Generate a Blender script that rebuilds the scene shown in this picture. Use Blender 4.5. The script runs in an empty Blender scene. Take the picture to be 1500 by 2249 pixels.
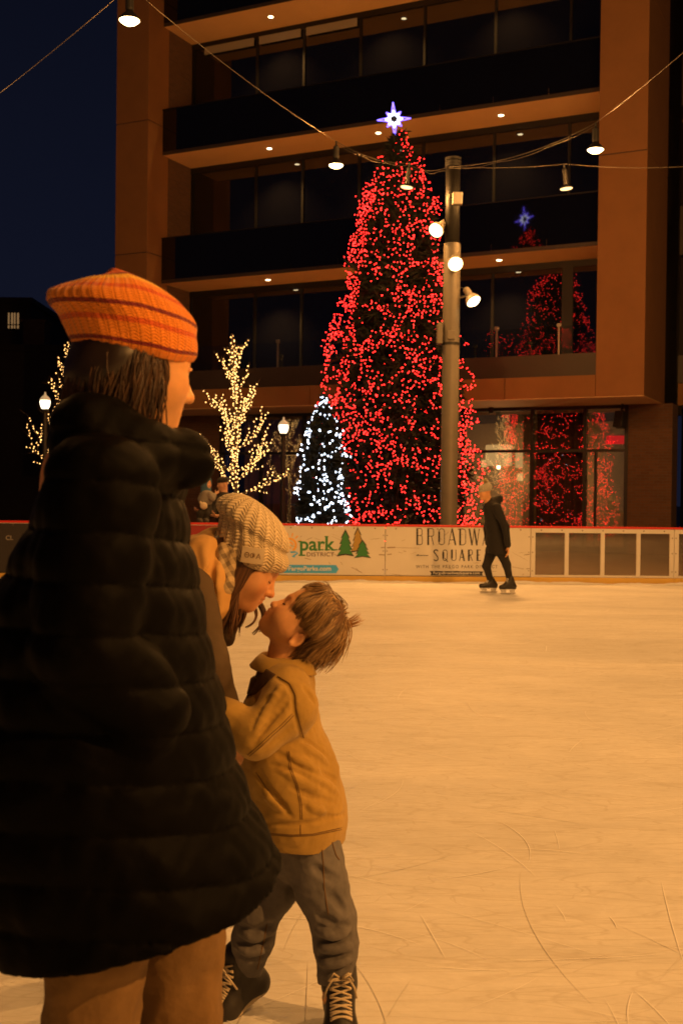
import bpy, bmesh, math, random
import numpy as np
from mathutils import Vector, Matrix
from mathutils.bvhtree import BVHTree

C = bpy.context.scene.collection
sc = bpy.context.scene
PI = math.pi
R = math.radians

# ------------------------------------------------------------------ camera
F_PX = 2500.0                      # focal length in photograph pixels (40 mm on a 36 mm tall frame)
CAM_H = 1.32
PITCH = -math.atan(27.5 / F_PX)
ROLL = 0.0115
_F = np.array([0, math.cos(PITCH), math.sin(PITCH)])
_U0 = np.array([0, -math.sin(PITCH), math.cos(PITCH)])
_R0 = np.array([1.0, 0, 0])
_Rt = math.cos(ROLL) * _R0 + math.sin(ROLL) * _U0
_Up = -math.sin(ROLL) * _R0 + math.cos(ROLL) * _U0
CAM = np.array([0, 0, CAM_H])

def px(x, y, d):
    """point seen at photograph pixel (x, y) at distance d, used to measure the place"""
    return CAM + d * (_F + (x - 750) / F_PX * _Rt - (y - 1124.5) / F_PX * _Up)

def ray(x, y):
    v = _F + (x - 750) / F_PX * _Rt - (y - 1124.5) / F_PX * _Up
    return v / np.linalg.norm(v)

cam_d = bpy.data.cameras.new('camera')
cam = bpy.data.objects.new('camera', cam_d); C.objects.link(cam)
cam_d.sensor_fit = 'VERTICAL'; cam_d.sensor_height = 36.0; cam_d.sensor_width = 24.0
cam_d.lens = 36.0 * F_PX / 2249.0
cam_d.clip_start = 0.05; cam_d.clip_end = 2000
m = Matrix.Identity(4)
for i in range(3):
    m[i][0] = _Rt[i]; m[i][1] = _Up[i]; m[i][2] = -_F[i]; m[i][3] = CAM[i]
cam.matrix_world = m
cam_d.dof.use_dof = True
cam_d.dof.focus_distance = 4.6
cam_d.dof.aperture_fstop = 6.3
sc.camera = cam

# ------------------------------------------------------------------ dusk sky
w = bpy.data.worlds.new('World'); sc.world = w; w.use_nodes = True
nt = w.node_tree; nt.nodes.clear()
# deep dusk: dim navy that lifts slightly towards the horizon, seen through the Nishita air of a set sun
sky = nt.nodes.new('ShaderNodeTexSky'); sky.sky_type = 'NISHITA'; sky.sun_disc = False
sky.sun_elevation = R(-6.0); sky.sun_rotation = R(200)
tcw = nt.nodes.new('ShaderNodeTexCoord'); sxw = nt.nodes.new('ShaderNodeSeparateXYZ'); nt.links.new(tcw.outputs['Generated'], sxw.inputs[0])
rpw = nt.nodes.new('ShaderNodeValToRGB'); e = rpw.color_ramp.elements
e[0].position = 0.0; e[0].color = (.0062, .0078, .0185, 1); e[1].position = .55; e[1].color = (.0022, .0028, .0072, 1)
nt.links.new(sxw.outputs[2], rpw.inputs[0])
mxw = nt.nodes.new('ShaderNodeMix'); mxw.data_type = 'RGBA'; mxw.blend_type = 'ADD'; mxw.inputs['Factor'].default_value = .02
nt.links.new(rpw.outputs[0], mxw.inputs['A']); nt.links.new(sky.outputs[0], mxw.inputs['B'])
bg = nt.nodes.new('ShaderNodeBackground'); bg.inputs['Strength'].default_value = 1.0
out = nt.nodes.new('ShaderNodeOutputWorld')
nt.links.new(mxw.outputs['Result'], bg.inputs['Color']); nt.links.new(bg.outputs[0], out.inputs['Surface'])

sc.view_settings.view_transform = 'Standard'; sc.view_settings.look = 'None'
sc.view_settings.exposure = 0.0; sc.view_settings.gamma = 1.0
sc.render.engine = 'CYCLES'
sc.cycles.use_denoising = True
sc.cycles.max_bounces = 8; sc.cycles.diffuse_bounces = 3; sc.cycles.glossy_bounces = 4
sc.cycles.transmission_bounces = 4; sc.cycles.transparent_max_bounces = 16
sc.cycles.sample_clamp_indirect = 4.0
sc.cycles.caustics_reflective = False; sc.cycles.caustics_refractive = False

AMBER = (1.0, 0.44, 0.108)
LAMP_W = 400.0
FLOOD_W = 330.0
NEAR_W = 545.0

# ------------------------------------------------------------------ materials
MATS = {}
def mat(name, col, rough=0.7, metal=0.0, emit=None, estr=0.0, noise=None, bump=None, spec=0.5, sheen=0.0, ior=None, attr=None, sss=0.0):
    """noise=(scale, amount[, darker colour]); bump=(scale, strength, distance)"""
    if name in MATS: return MATS[name]
    M = bpy.data.materials.new(name); M.use_nodes = True; MATS[name] = M
    t = M.node_tree; b = t.nodes['Principled BSDF']
    b.inputs['Base Color'].default_value = (*col, 1); b.inputs['Roughness'].default_value = rough
    b.inputs['Metallic'].default_value = metal
    b.inputs['Specular IOR Level'].default_value = spec
    if ior: b.inputs['IOR'].default_value = ior
    if sheen: b.inputs['Sheen Weight'].default_value = sheen; b.inputs['Sheen Roughness'].default_value = 0.5
    if sss:
        b.inputs['Subsurface Weight'].default_value = sss
        b.inputs['Subsurface Radius'].default_value = (0.012, 0.004, 0.002); b.inputs['Subsurface Scale'].default_value = 1.0
    if emit:
        b.inputs['Emission Color'].default_value = (*emit, 1); b.inputs['Emission Strength'].default_value = estr
    tc = None
    src = None
    if attr:
        a = t.nodes.new('ShaderNodeAttribute'); a.attribute_name = attr; src = a.outputs['Color']
        t.links.new(src, b.inputs['Base Color'])
    if noise or bump:
        tc = t.nodes.new('ShaderNodeTexCoord')
    if noise:
        n = t.nodes.new('ShaderNodeTexNoise'); n.inputs['Scale'].default_value = noise[0]; n.inputs['Detail'].default_value = 6
        n.inputs['Roughness'].default_value = 0.65
        t.links.new(tc.outputs['Object'], n.inputs['Vector'])
        mx = t.nodes.new('ShaderNodeMix'); mx.data_type = 'RGBA'; mx.blend_type = 'MULTIPLY'
        rp = t.nodes.new('ShaderNodeValToRGB')
        lo = max(0.0, 1 - noise[1]); rp.color_ramp.elements[0].position = 0.3; rp.color_ramp.elements[1].position = 0.7
        rp.color_ramp.elements[0].color = (lo, lo, lo, 1); rp.color_ramp.elements[1].color = (1, 1, 1, 1)
        t.links.new(n.outputs['Fac'], rp.inputs[0])
        mx.inputs['Factor'].default_value = 1.0
        if src: t.links.new(src, mx.inputs['A'])
        else: mx.inputs['A'].default_value = (*col, 1)
        t.links.new(rp.outputs[0], mx.inputs['B']); t.links.new(mx.outputs['Result'], b.inputs['Base Color'])
    if bump:
        n = t.nodes.new('ShaderNodeTexNoise'); n.inputs['Scale'].default_value = bump[0]; n.inputs['Detail'].default_value = 4
        t.links.new(tc.outputs['Object'], n.inputs['Vector'])
        bp = t.nodes.new('ShaderNodeBump'); bp.inputs['Strength'].default_value = bump[1]; bp.inputs['Distance'].default_value = bump[2]
        t.links.new(n.outputs['Fac'], bp.inputs['Height']); t.links.new(bp.outputs[0], b.inputs['Normal'])
    return M

def emitter(name, col, s, sampling=True):
    if name in MATS: return MATS[name]
    M = bpy.data.materials.new(name); M.use_nodes = True; MATS[name] = M
    t = M.node_tree; t.nodes.clear()
    e = t.nodes.new('ShaderNodeEmission'); e.inputs[0].default_value = (*col, 1); e.inputs[1].default_value = s
    o = t.nodes.new('ShaderNodeOutputMaterial'); t.links.new(e.outputs[0], o.inputs[0])
    if not sampling: M.cycles.emission_sampling = 'NONE'
    return M

# ------------------------------------------------------------------ object helpers
def tag(o, label=None, cat=None, group=None, kind=None):
    if label: o['label'] = label
    if cat: o['category'] = cat
    if group: o['group'] = group
    if kind: o['kind'] = kind
    return o

def empty(name, loc, label=None, cat=None, group=None, rz=0.0):
    o = bpy.data.objects.new(name, None); C.objects.link(o)
    o.location = tuple(float(v) for v in loc); o.rotation_euler = (0, 0, rz); o.empty_display_size = 0.1
    return tag(o, label, cat, group)

def link(me, name, material, parent=None, loc=None):
    o = bpy.data.objects.new(name, me); C.objects.link(o)
    if material: me.materials.append(material)
    if parent: o.parent = parent
    if loc is not None: o.location = tuple(float(v) for v in loc)
    return o

def mesh_np(name, V, Fc, material, parent=None, world=True, smooth=True, uv=None, col=None):
    """V (n,3), Fc list/array of faces. world=True: V is in world space and the parent is an unrotated Empty"""
    V = np.asarray(V, dtype=np.float64)
    if parent is not None and world:
        p_ = parent
        while p_ is not None: V = V - np.array(p_.location)[None, :]; p_ = p_.parent
    me = bpy.data.meshes.new(name)
    if isinstance(Fc, np.ndarray):
        n = Fc.shape[1]
        me.vertices.add(len(V)); me.vertices.foreach_set('co', V.astype(np.float32).ravel())
        me.loops.add(Fc.size); me.loops.foreach_set('vertex_index', Fc.astype(np.int32).ravel())
        me.polygons.add(len(Fc)); me.polygons.foreach_set('loop_start', np.arange(0, Fc.size, n, dtype=np.int32))
        me.update(calc_edges=True); me.validate()
    else:
        me.from_pydata([tuple(v) for v in V], [], [tuple(f) for f in Fc]); me.update()
    if smooth: me.polygons.foreach_set('use_smooth', np.ones(len(me.polygons), dtype=bool))
    if uv is not None:
        l = me.uv_layers.new(name='UVMap'); l.data.foreach_set('uv', np.asarray(uv, dtype=np.float32).ravel())
    if col is not None:
        a = me.color_attributes.new('tint', 'FLOAT_COLOR', 'POINT')
        c4 = np.ones((len(me.vertices), 4), np.float32); c4[:, :3] = col
        a.data.foreach_set('color', c4.ravel())
    return link(me, name, material, parent)

class MB:
    """collects shapes of one mesh"""
    def __init__(s): s.v = []; s.f = []; s.c = []; s.col = None
    def _add(s, vs, fs):
        b = len(s.v); s.v += [tuple(float(q) for q in v) for v in vs]; s.f += [tuple(b + i for i in f) for f in fs]
        if s.col is not None: s.c += [s.col] * len(vs)
        return s
    def box(s, lo, hi, bev=0.0, M=None):
        x0, y0, z0 = lo; x1, y1, z1 = hi
        vs = [(x0,y0,z0),(x1,y0,z0),(x1,y1,z0),(x0,y1,z0),(x0,y0,z1),(x1,y0,z1),(x1,y1,z1),(x0,y1,z1)]
        fs = [(3,2,1,0),(4,5,6,7),(0,1,5,4),(1,2,6,5),(2,3,7,6),(3,0,4,7)]
        if bev > 0:
            bm = bmesh.new(); bv = [bm.verts.new(v) for v in vs]
            for f in fs: bm.faces.new([bv[i] for i in f])
            bmesh.ops.bevel(bm, geom=list(bm.edges), offset=bev, segments=2, affect='EDGES', profile=0.5)
            bm.verts.index_update()
            vs = [tuple(v.co) for v in bm.verts]; fs = [tuple(v.index for v in f.verts) for f in bm.faces]; bm.free()
        if M is not None: vs = [tuple(M @ Vector(v)) for v in vs]
        return s._add(vs, fs)
    def tube(s, pts, r, n=8, cap=True, flat=None):
        pts = [np.asarray(p, float) for p in pts]; N = len(pts)
        rs = r if hasattr(r, '__len__') else [r] * N
        up = None; vs = []; fs = []
        for i in range(N):
            t = pts[min(i + 1, N - 1)] - pts[max(i - 1, 0)]
            t = t / (np.linalg.norm(t) + 1e-12)
            if up is None:
                up = np.array([0, 0, 1.0]) if abs(t[2]) < 0.9 else np.array([1.0, 0, 0])
            a = up - t * np.dot(up, t); a /= (np.linalg.norm(a) + 1e-12); up = a
            b = np.cross(t, a)
            for k in range(n):
                q = 2 * PI * k / n
                vs.append(pts[i] + rs[i] * (math.cos(q) * a + math.sin(q) * b * (flat or 1.0)))
        for i in range(N - 1):
            for k in range(n):
                k2 = (k + 1) % n
                fs.append((i*n+k, i*n+k2, (i+1)*n+k2, (i+1)*n+k))
        if cap:
            fs.append(tuple(range(n - 1, -1, -1))); fs.append(tuple((N-1)*n + k for k in range(n)))
        return s._add(vs, fs)
    def lathe(s, prof, n=24, M=None, o=(0,0,0)):
        """prof: list of (r, z); axis z"""
        vs = []; fs = []; N = len(prof)
        for r_, z_ in prof:
            for k in range(n):
                q = 2 * PI * k / n
                vs.append(Vector((o[0] + r_ * math.cos(q), o[1] + r_ * math.sin(q), o[2] + z_)))
        for i in range(N - 1):
            for k in range(n):
                k2 = (k + 1) % n
                fs.append((i*n+k, i*n+k2, (i+1)*n+k2, (i+1)*n+k))
        if prof[0][0] > 1e-5: fs.append(tuple(range(n - 1, -1, -1)))
        if prof[-1][0] > 1e-5: fs.append(tuple((N-1)*n + k for k in range(n)))
        if M is not None: vs = [M @ v for v in vs]
        return s._add(vs, fs)
    def sphere(s, c, r, n=10, m=7, sc_=(1,1,1)):
        prof = []
        vs = []; fs = []
        for i in range(1, m):
            t = PI * i / m
            for k in range(n):
                q = 2 * PI * k / n
                vs.append((c[0]+r*sc_[0]*math.sin(t)*math.cos(q), c[1]+r*sc_[1]*math.sin(t)*math.sin(q), c[2]+r*sc_[2]*math.cos(t)))
        a = len(vs); vs.append((c[0], c[1], c[2]+r*sc_[2])); b = a + 1; vs.append((c[0], c[1], c[2]-r*sc_[2]))
        for i in range(m - 2):
            for k in range(n):
                k2 = (k+1) % n; fs.append((i*n+k, (i+1)*n+k, (i+1)*n+k2, i*n+k2))
        for k in range(n):
            k2 = (k+1) % n; fs.append((a, k, k2)); fs.append((b, (m-2)*n+k2, (m-2)*n+k))
        return s._add(vs, fs)
    def slab(s, poly, z0, z1, M=None):
        """polygon (x, y) list extruded from z0 to z1"""
        n = len(poly)
        vs = [Vector((p[0], p[1], z0)) for p in poly] + [Vector((p[0], p[1], z1)) for p in poly]
        fs = [tuple(range(n - 1, -1, -1)), tuple(range(n, 2*n))] + [(i, (i+1) % n, n + (i+1) % n, n + i) for i in range(n)]
        if M is not None: vs = [M @ v for v in vs]
        return s._add(vs, fs)
    def build(s, name, material, parent=None, world=True, smooth=False):
        V = np.array(s.v)
        o = mesh_np(name, V, s.f, material, parent, world, smooth, col=(np.array(s.c) if s.c else None))
        return o

def auto_smooth(o, ang=40):
    """smooth faces with sharp edges marked where the angle is large"""
    me = o.data; bm = bmesh.new(); bm.from_mesh(me)
    for f in bm.faces: f.smooth = True
    for e in bm.edges:
        if len(e.link_faces) == 2 and e.calc_face_angle(0) > R(ang): e.smooth = False
    bm.to_mesh(me); bm.free(); return o

def text_shape(body, offset=0.0, spacing=1.0):
    """outline text as flat (verts, faces) normalised to its own box (0..1, 0..1) plus its aspect"""
    cu = bpy.data.curves.new('lettering', 'FONT'); cu.body = body; cu.fill_mode = 'FRONT'; cu.resolution_u = 4
    cu.offset = offset; cu.space_character = spacing
    ob = bpy.data.objects.new('lettering', cu); C.objects.link(ob)
    dg = bpy.context.evaluated_depsgraph_get(); dg.update()
    me = bpy.data.meshes.new_from_object(ob.evaluated_get(dg))
    V = np.array([v.co[:] for v in me.vertices]); Fs = [tuple(p.vertices) for p in me.polygons]
    C.objects.unlink(ob); bpy.data.objects.remove(ob); bpy.data.curves.remove(cu); bpy.data.meshes.remove(me)
    lo = V[:, :2].min(0); hi = V[:, :2].max(0); W = hi - lo
    V2 = (V[:, :2] - lo) / W
    return V2, Fs, W[0] / W[1]

# ------------------------------------------------------------------ implicit surfaces -> one continuous mesh
f32 = np.float32
def nrm(v): v = np.asarray(v, float); return v / (np.linalg.norm(v) + 1e-12)

class Fr:
    """local frame: forward f, side s, up u, scale H"""
    def __init__(s, o, f, u, H=1.0):
        s.o = np.asarray(o, float); s.u = nrm(u); f = np.asarray(f, float); s.f = nrm(f - s.u * np.dot(f, s.u))
        s.s = np.cross(s.u, s.f); s.H = H; s.M = np.stack([s.f, s.s, s.u], 1)
    def p(s, f, q, u): return s.o + s.H * (s.f * f + s.s * q + s.u * u)
    def loc(s, P): return ((P - s.o) @ s.M) / s.H

class Shape:
    def __init__(s): s.ops = []
    def _op(s, mode, fn, k): s.ops.append((mode, fn, k)); return s
    def cap(s, a, b, ra, rb, k=0.02, mode='+', sq=None):
        a = np.asarray(a, f32); b = np.asarray(b, f32); ba = b - a; L = float(ba @ ba) + 1e-9
        ax = None if sq is None else (nrm(sq[0]).astype(f32), 1.0 / sq[1] - 1.0)
        def fn(P):
            Q = P - a
            if ax is not None: Q = Q + (Q @ ax[0])[:, None] * (ax[0] * f32(ax[1]))
            t = np.clip((Q @ ba) / L, 0, 1)
            return np.sqrt(((Q - t[:, None] * ba) ** 2).sum(1)) - (ra + (rb - ra) * t)
        return s._op(mode, fn, k)
    def chain(s, pts, rs, k=0.02, mode='+', sq=None):
        if len(pts) == 1: return s.ball(pts[0], rs[0], k, mode)
        for i in range(len(pts) - 1): s.cap(pts[i], pts[i+1], rs[i], rs[i+1], k, mode, sq)
        return s
    def ball(s, c, r, k=0.02, mode='+'):
        c = np.asarray(c, f32)
        return s._op(mode, lambda P: np.sqrt(((P - c) ** 2).sum(1)) - r, k)
    def ell(s, c, r, M=None, k=0.02, mode='+'):
        c = np.asarray(c, f32); r = np.asarray(r, f32); M = None if M is None else np.asarray(M, f32)
        def fn(P):
            Q = P - c
            if M is not None: Q = Q @ M
            a = np.sqrt(((Q / r) ** 2).sum(1)); b = np.sqrt(((Q / (r * r)) ** 2).sum(1)) + 1e-9
            return a * (a - 1) / b
        return s._op(mode, fn, k)
    def plane(s, p, n, k=0.004):
        p = np.asarray(p, f32); n = nrm(n).astype(f32)
        return s._op('x', lambda P: (P - p) @ n, k)
    def warp(s, fn): return s._op('d', fn, 0)
    def stack(s, zs, x0, x1, yc, hw, k=0.02, pw=2.0, o=(0,0), ang=0.0, mode='+'):
        """body of revolution-like sections by height: x from x0 to x1, half width hw about yc"""
        zs, x0, x1, yc, hw = [np.asarray(q, float) for q in (zs, x0, x1, yc, hw)]
        ca, sa = math.cos(ang), math.sin(ang)
        def fn(P):
            X = P[:, 0] - o[0]; Y = P[:, 1] - o[1]; Z = P[:, 2]
            X, Y = ca * X + sa * Y, -sa * X + ca * Y
            a0 = np.interp(Z, zs, x0); a1 = np.interp(Z, zs, x1); y = np.interp(Z, zs, yc); h = np.interp(Z, zs, hw)
            c = (a0 + a1) / 2; a = (a1 - a0) / 2
            q = ((np.abs(X - c) / a) ** pw + (np.abs(Y - y) / h) ** pw) ** (1 / pw)
            d = (q - 1) * np.minimum(a, h)
            return np.maximum(d, np.maximum(zs[0] - Z, Z - zs[-1])).astype(f32)
        return s._op(mode, fn, k)
    def __call__(s, P):
        P = np.asarray(P, f32); d = None
        for mode, fn, k in s.ops:
            if mode == 'd': d = d + fn(P).astype(f32); continue
            e = fn(P).astype(f32)
            if d is None: d = e; continue
            if mode == '+':
                h = np.clip(0.5 + 0.5 * (e - d) / k, 0, 1); d = e * (1 - h) + d * h - k * h * (1 - h)
            elif mode == '-':
                h = np.clip(0.5 - 0.5 * (e + d) / k, 0, 1); d = d * (1 - h) - e * h + k * h * (1 - h)
            else:
                h = np.clip(0.5 - 0.5 * (e - d) / k, 0, 1); d = e * (1 - h) + d * h + k * h * (1 - h) if False else np.maximum(d, e)
        return d

def surf(S, lo, hi, h, B=8):
    """naive surface nets on a block-sparse grid"""
    lo = np.asarray(lo, float); hi = np.asarray(hi, float)
    n = (np.ceil((hi - lo) / h / B).astype(int)) * B
    nb = n // B
    D = np.full(tuple(n + 1), 1.0, f32)
    bi = np.stack(np.meshgrid(*[np.arange(q) for q in nb], indexing='ij'), -1).reshape(-1, 3)
    cen = lo + (bi + 0.5) * B * h
    dc = S(cen)
    rad = B * h * 0.87 * 1.6 + 0.02
    keep = np.abs(dc) < rad
    for b, d in zip(bi[~keep], dc[~keep]):
        if d < 0: D[b[0]*B:b[0]*B+B+1, b[1]*B:b[1]*B+B+1, b[2]*B:b[2]*B+B+1] = -1.0
    off = np.stack(np.meshgrid(*[np.arange(B + 1)] * 3, indexing='ij'), -1).reshape(-1, 3)
    kb = bi[keep]
    for s0 in range(0, len(kb), 256):
        blk = kb[s0:s0+256]
        idx = (blk[:, None, :] * B + off[None]).reshape(-1, 3)
        d = S(lo + idx * h)
        D[idx[:, 0], idx[:, 1], idx[:, 2]] = d
    sg = D < 0
    c = np.zeros(tuple(n), np.int8)
    cors = [(i, j, k) for i in (0, 1) for j in (0, 1) for k in (0, 1)]
    for i, j, k in cors: c += sg[i:n[0]+i, j:n[1]+j, k:n[2]+k]
    cell = (c > 0) & (c < 8)
    ci = np.argwhere(cell)
    idm = np.full(tuple(n), -1, np.int32); idm[tuple(ci.T)] = np.arange(len(ci))
    acc = np.zeros((len(ci), 3)); cnt = np.zeros(len(ci))
    for a in cors:
        for ax in range(3):
            if a[ax]: continue
            b = list(a); b[ax] = 1
            da = D[ci[:, 0]+a[0], ci[:, 1]+a[1], ci[:, 2]+a[2]]; db = D[ci[:, 0]+b[0], ci[:, 1]+b[1], ci[:, 2]+b[2]]
            m_ = (da < 0) != (db < 0)
            t = np.where(m_, da / np.where(np.abs(da - db) < 1e-9, 1, da - db), 0)
            p = np.tile(np.array(a, float), (len(ci), 1)); p[:, ax] = t
            acc += p * m_[:, None]; cnt += m_
    V = lo + (ci + acc / np.maximum(cnt, 1)[:, None]) * h
    quads = []
    for ax in range(3):
        o1, o2 = (ax + 1) % 3, (ax + 2) % 3
        sl = [slice(0, q + 1) for q in n]; s1 = list(sl); s2 = list(sl)
        s1[ax] = slice(0, n[ax]); s2[ax] = slice(1, n[ax] + 1)
        A = sg[tuple(s1)]; Bq = sg[tuple(s2)]
        e = np.argwhere(A != Bq)
        ok = (e[:, o1] > 0) & (e[:, o1] < n[o1]) & (e[:, o2] > 0) & (e[:, o2] < n[o2]); e = e[ok]
        ins = A[tuple(e.T)]
        def cellid(d1, d2):
            q = e.copy(); q[:, o1] += d1; q[:, o2] += d2; return idm[tuple(q.T)]
        q = np.stack([cellid(-1, -1), cellid(0, -1), cellid(0, 0), cellid(-1, 0)], 1)
        q[~ins] = q[~ins][:, ::-1]
        quads.append(q)
    Q = np.concatenate(quads); Q = Q[(Q >= 0).all(1)]
    # one projection step towards the true surface
    e = h * 0.5
    g = np.stack([S(V + np.eye(3)[i] * e) - S(V - np.eye(3)[i] * e) for i in range(3)], 1) / (2 * e)
    d = S(V); gl = np.maximum((g ** 2).sum(1), 0.05)
    V = V - np.clip(d / gl, -h, h)[:, None] * g * 0.8
    return V, Q

def sheet_noise(P, seed, scale):
    """cheap smooth noise in about -1..1"""
    rs = np.random.RandomState(seed); r = 0
    for i in range(5):
        k = rs.normal(size=3); k = k / np.linalg.norm(k) * scale * (0.7 + 0.9 * i / 2); ph = rs.uniform(0, 6.28)
        k2 = rs.normal(size=3); k2 = k2 / np.linalg.norm(k2) * scale * 0.6; ph2 = rs.uniform(0, 6.28)
        r = r + np.sin(P @ k.astype(f32) + ph + 1.3 * np.sin(P @ k2.astype(f32) + ph2)) / (1 + 0.5 * i)
    return r / 2.6

def bvh(V, Q): return BVHTree.FromPolygons([tuple(v) for v in V], [tuple(q) for q in Q])
def cast(tree, x, y):
    h = tree.ray_cast(Vector(CAM), Vector(ray(x, y)))
    return None if h[0] is None else (np.array(h[0]), np.array(h[1]))
def on_surface(tree, pts, off=0.0, n=None):
    """points of a surface met along a traced line, lifted off by 'off'"""
    P = np.array(pts, float); res = []
    if n:
        seg = np.r_[0, np.cumsum(np.linalg.norm(np.diff(P, axis=0), axis=1))]
        q = np.linspace(0, seg[-1], n); P = np.stack([np.interp(q, seg, P[:, i]) for i in range(2)], 1)
    for x, y in P:
        c = cast(tree, x, y)
        if c is not None:
            nn = c[1] if np.dot(c[1], ray(x, y)) < 0 else -c[1]
            res.append(c[0] + nn * off)
    return res
# ================================================================== ground
def ice_mat():
    M = bpy.data.materials.new('ice'); M.use_nodes = True; t = M.node_tree; b = t.nodes['Principled BSDF']
    N = t.nodes.new; Lk = t.links.new
    tc = N('ShaderNodeTexCoord')
    def streak(rot, sx, sy, det=8, rough=0.7, dist=0.6):
        mp = N('ShaderNodeMapping'); mp.inputs['Rotation'].default_value = (0, 0, R(rot)); mp.inputs['Scale'].default_value = (sx, sy, 1)
        Lk(tc.outputs['Object'], mp.inputs['Vector'])
        n = N('ShaderNodeTexNoise'); n.inputs['Scale'].default_value = 1; n.inputs['Detail'].default_value = det
        n.inputs['Roughness'].default_value = rough; n.inputs['Distortion'].default_value = dist
        Lk(mp.outputs[0], n.inputs['Vector']); return n.outputs['Fac']
    def ridge(fac, width):
        a = N('ShaderNodeMath'); a.operation = 'SUBTRACT'; Lk(fac, a.inputs[0]); a.inputs[1].default_value = 0.5
        c = N('ShaderNodeMath'); c.operation = 'ABSOLUTE'; Lk(a.outputs[0], c.inputs[0])
        d = N('ShaderNodeMapRange'); Lk(c.outputs[0], d.inputs[0]); d.inputs[1].default_value = 0; d.inputs[2].default_value = width
        d.inputs[3].default_value = 0.0; d.inputs[4].default_value = 1.0; return d.outputs[0]
    def mul(a, bb):
        x = N('ShaderNodeMath'); x.operation = 'MULTIPLY'
        Lk(a, x.inputs[0]); Lk(bb, x.inputs[1]); return x.outputs[0]
    # thin blade cuts in several directions
    cuts = None
    for rot, sx, sy, wd in ((8, .8, 5.0, .010), (-13, .7, 4.6, .009), (24, .9, 4.2, .009), (-33, .9, 4.4, .008), (67, 1.2, 3.6, .007), (-62, 1.2, 3.4, .006)):
        r_ = ridge(streak(rot, sx, sy, 2, 0.5, 0.35), wd); cuts = r_ if cuts is None else mul(cuts, r_)
    grain = streak(12, 3.0, 5.5, 8, 0.72, 1.2)
    patch = streak(-5, .35, .75, 5, 0.6, 1.2)
    fine = streak(-20, 22, 40, 5, 0.7, 0.6)
    def ramp(f, p0, c0, p1, c1):
        r_ = N('ShaderNodeValToRGB'); e = r_.color_ramp.elements
        e[0].position = p0; e[0].color = (*c0, 1); e[1].position = p1; e[1].color = (*c1, 1); Lk(f, r_.inputs[0]); return r_.outputs[0]
    def mx(a, bb, mode='MULTIPLY', fac=1.0):
        x = N('ShaderNodeMix'); x.data_type = 'RGBA'; x.blend_type = mode; x.inputs['Factor'].default_value = fac
        Lk(a, x.inputs['A']); Lk(bb, x.inputs['B']); return x.outputs['Result']
    base = ramp(patch, .35, (.66, .67, .69), .66, (.82, .83, .85))
    c = mx(base, ramp(grain, .3, (.86, .85, .83), .68, (1, 1, 1)))
    c = mx(c, ramp(fine, .3, (.90, .90, .89), .7, (1, 1, 1)))
    c = mx(c, ramp(cuts, .0, (.88, .86, .83), .95, (1, 1, 1)), fac=.9)
    Lk(c, b.inputs['Base Color'])
    b.inputs['Roughness'].default_value = 0.6; b.inputs['Specular IOR Level'].default_value = 0.15
    ad = N('ShaderNodeMath'); ad.operation = 'ADD'; Lk(grain, ad.inputs[0]); Lk(cuts, ad.inputs[1])
    ad2 = N('ShaderNodeMath'); ad2.operation = 'ADD'; Lk(ad.outputs[0], ad2.inputs[0]); Lk(fine, ad2.inputs[1])
    bp = N('ShaderNodeBump'); bp.inputs['Strength'].default_value = .12; bp.inputs['Distance'].default_value = .004
    Lk(ad2.outputs[0], bp.inputs['Height']); Lk(bp.outputs[0], b.inputs['Normal'])
    return M

BOARD_ANG = R(3.0)
BO = np.array([0.0, 18.25]); BD = np.array([math.cos(BOARD_ANG), math.sin(BOARD_ANG)]); BN = np.array([-BD[1], BD[0]])
def bpt(u, v, z=0): q = BO + BD * u + BN * v; return np.array([q[0], q[1], z])

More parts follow.
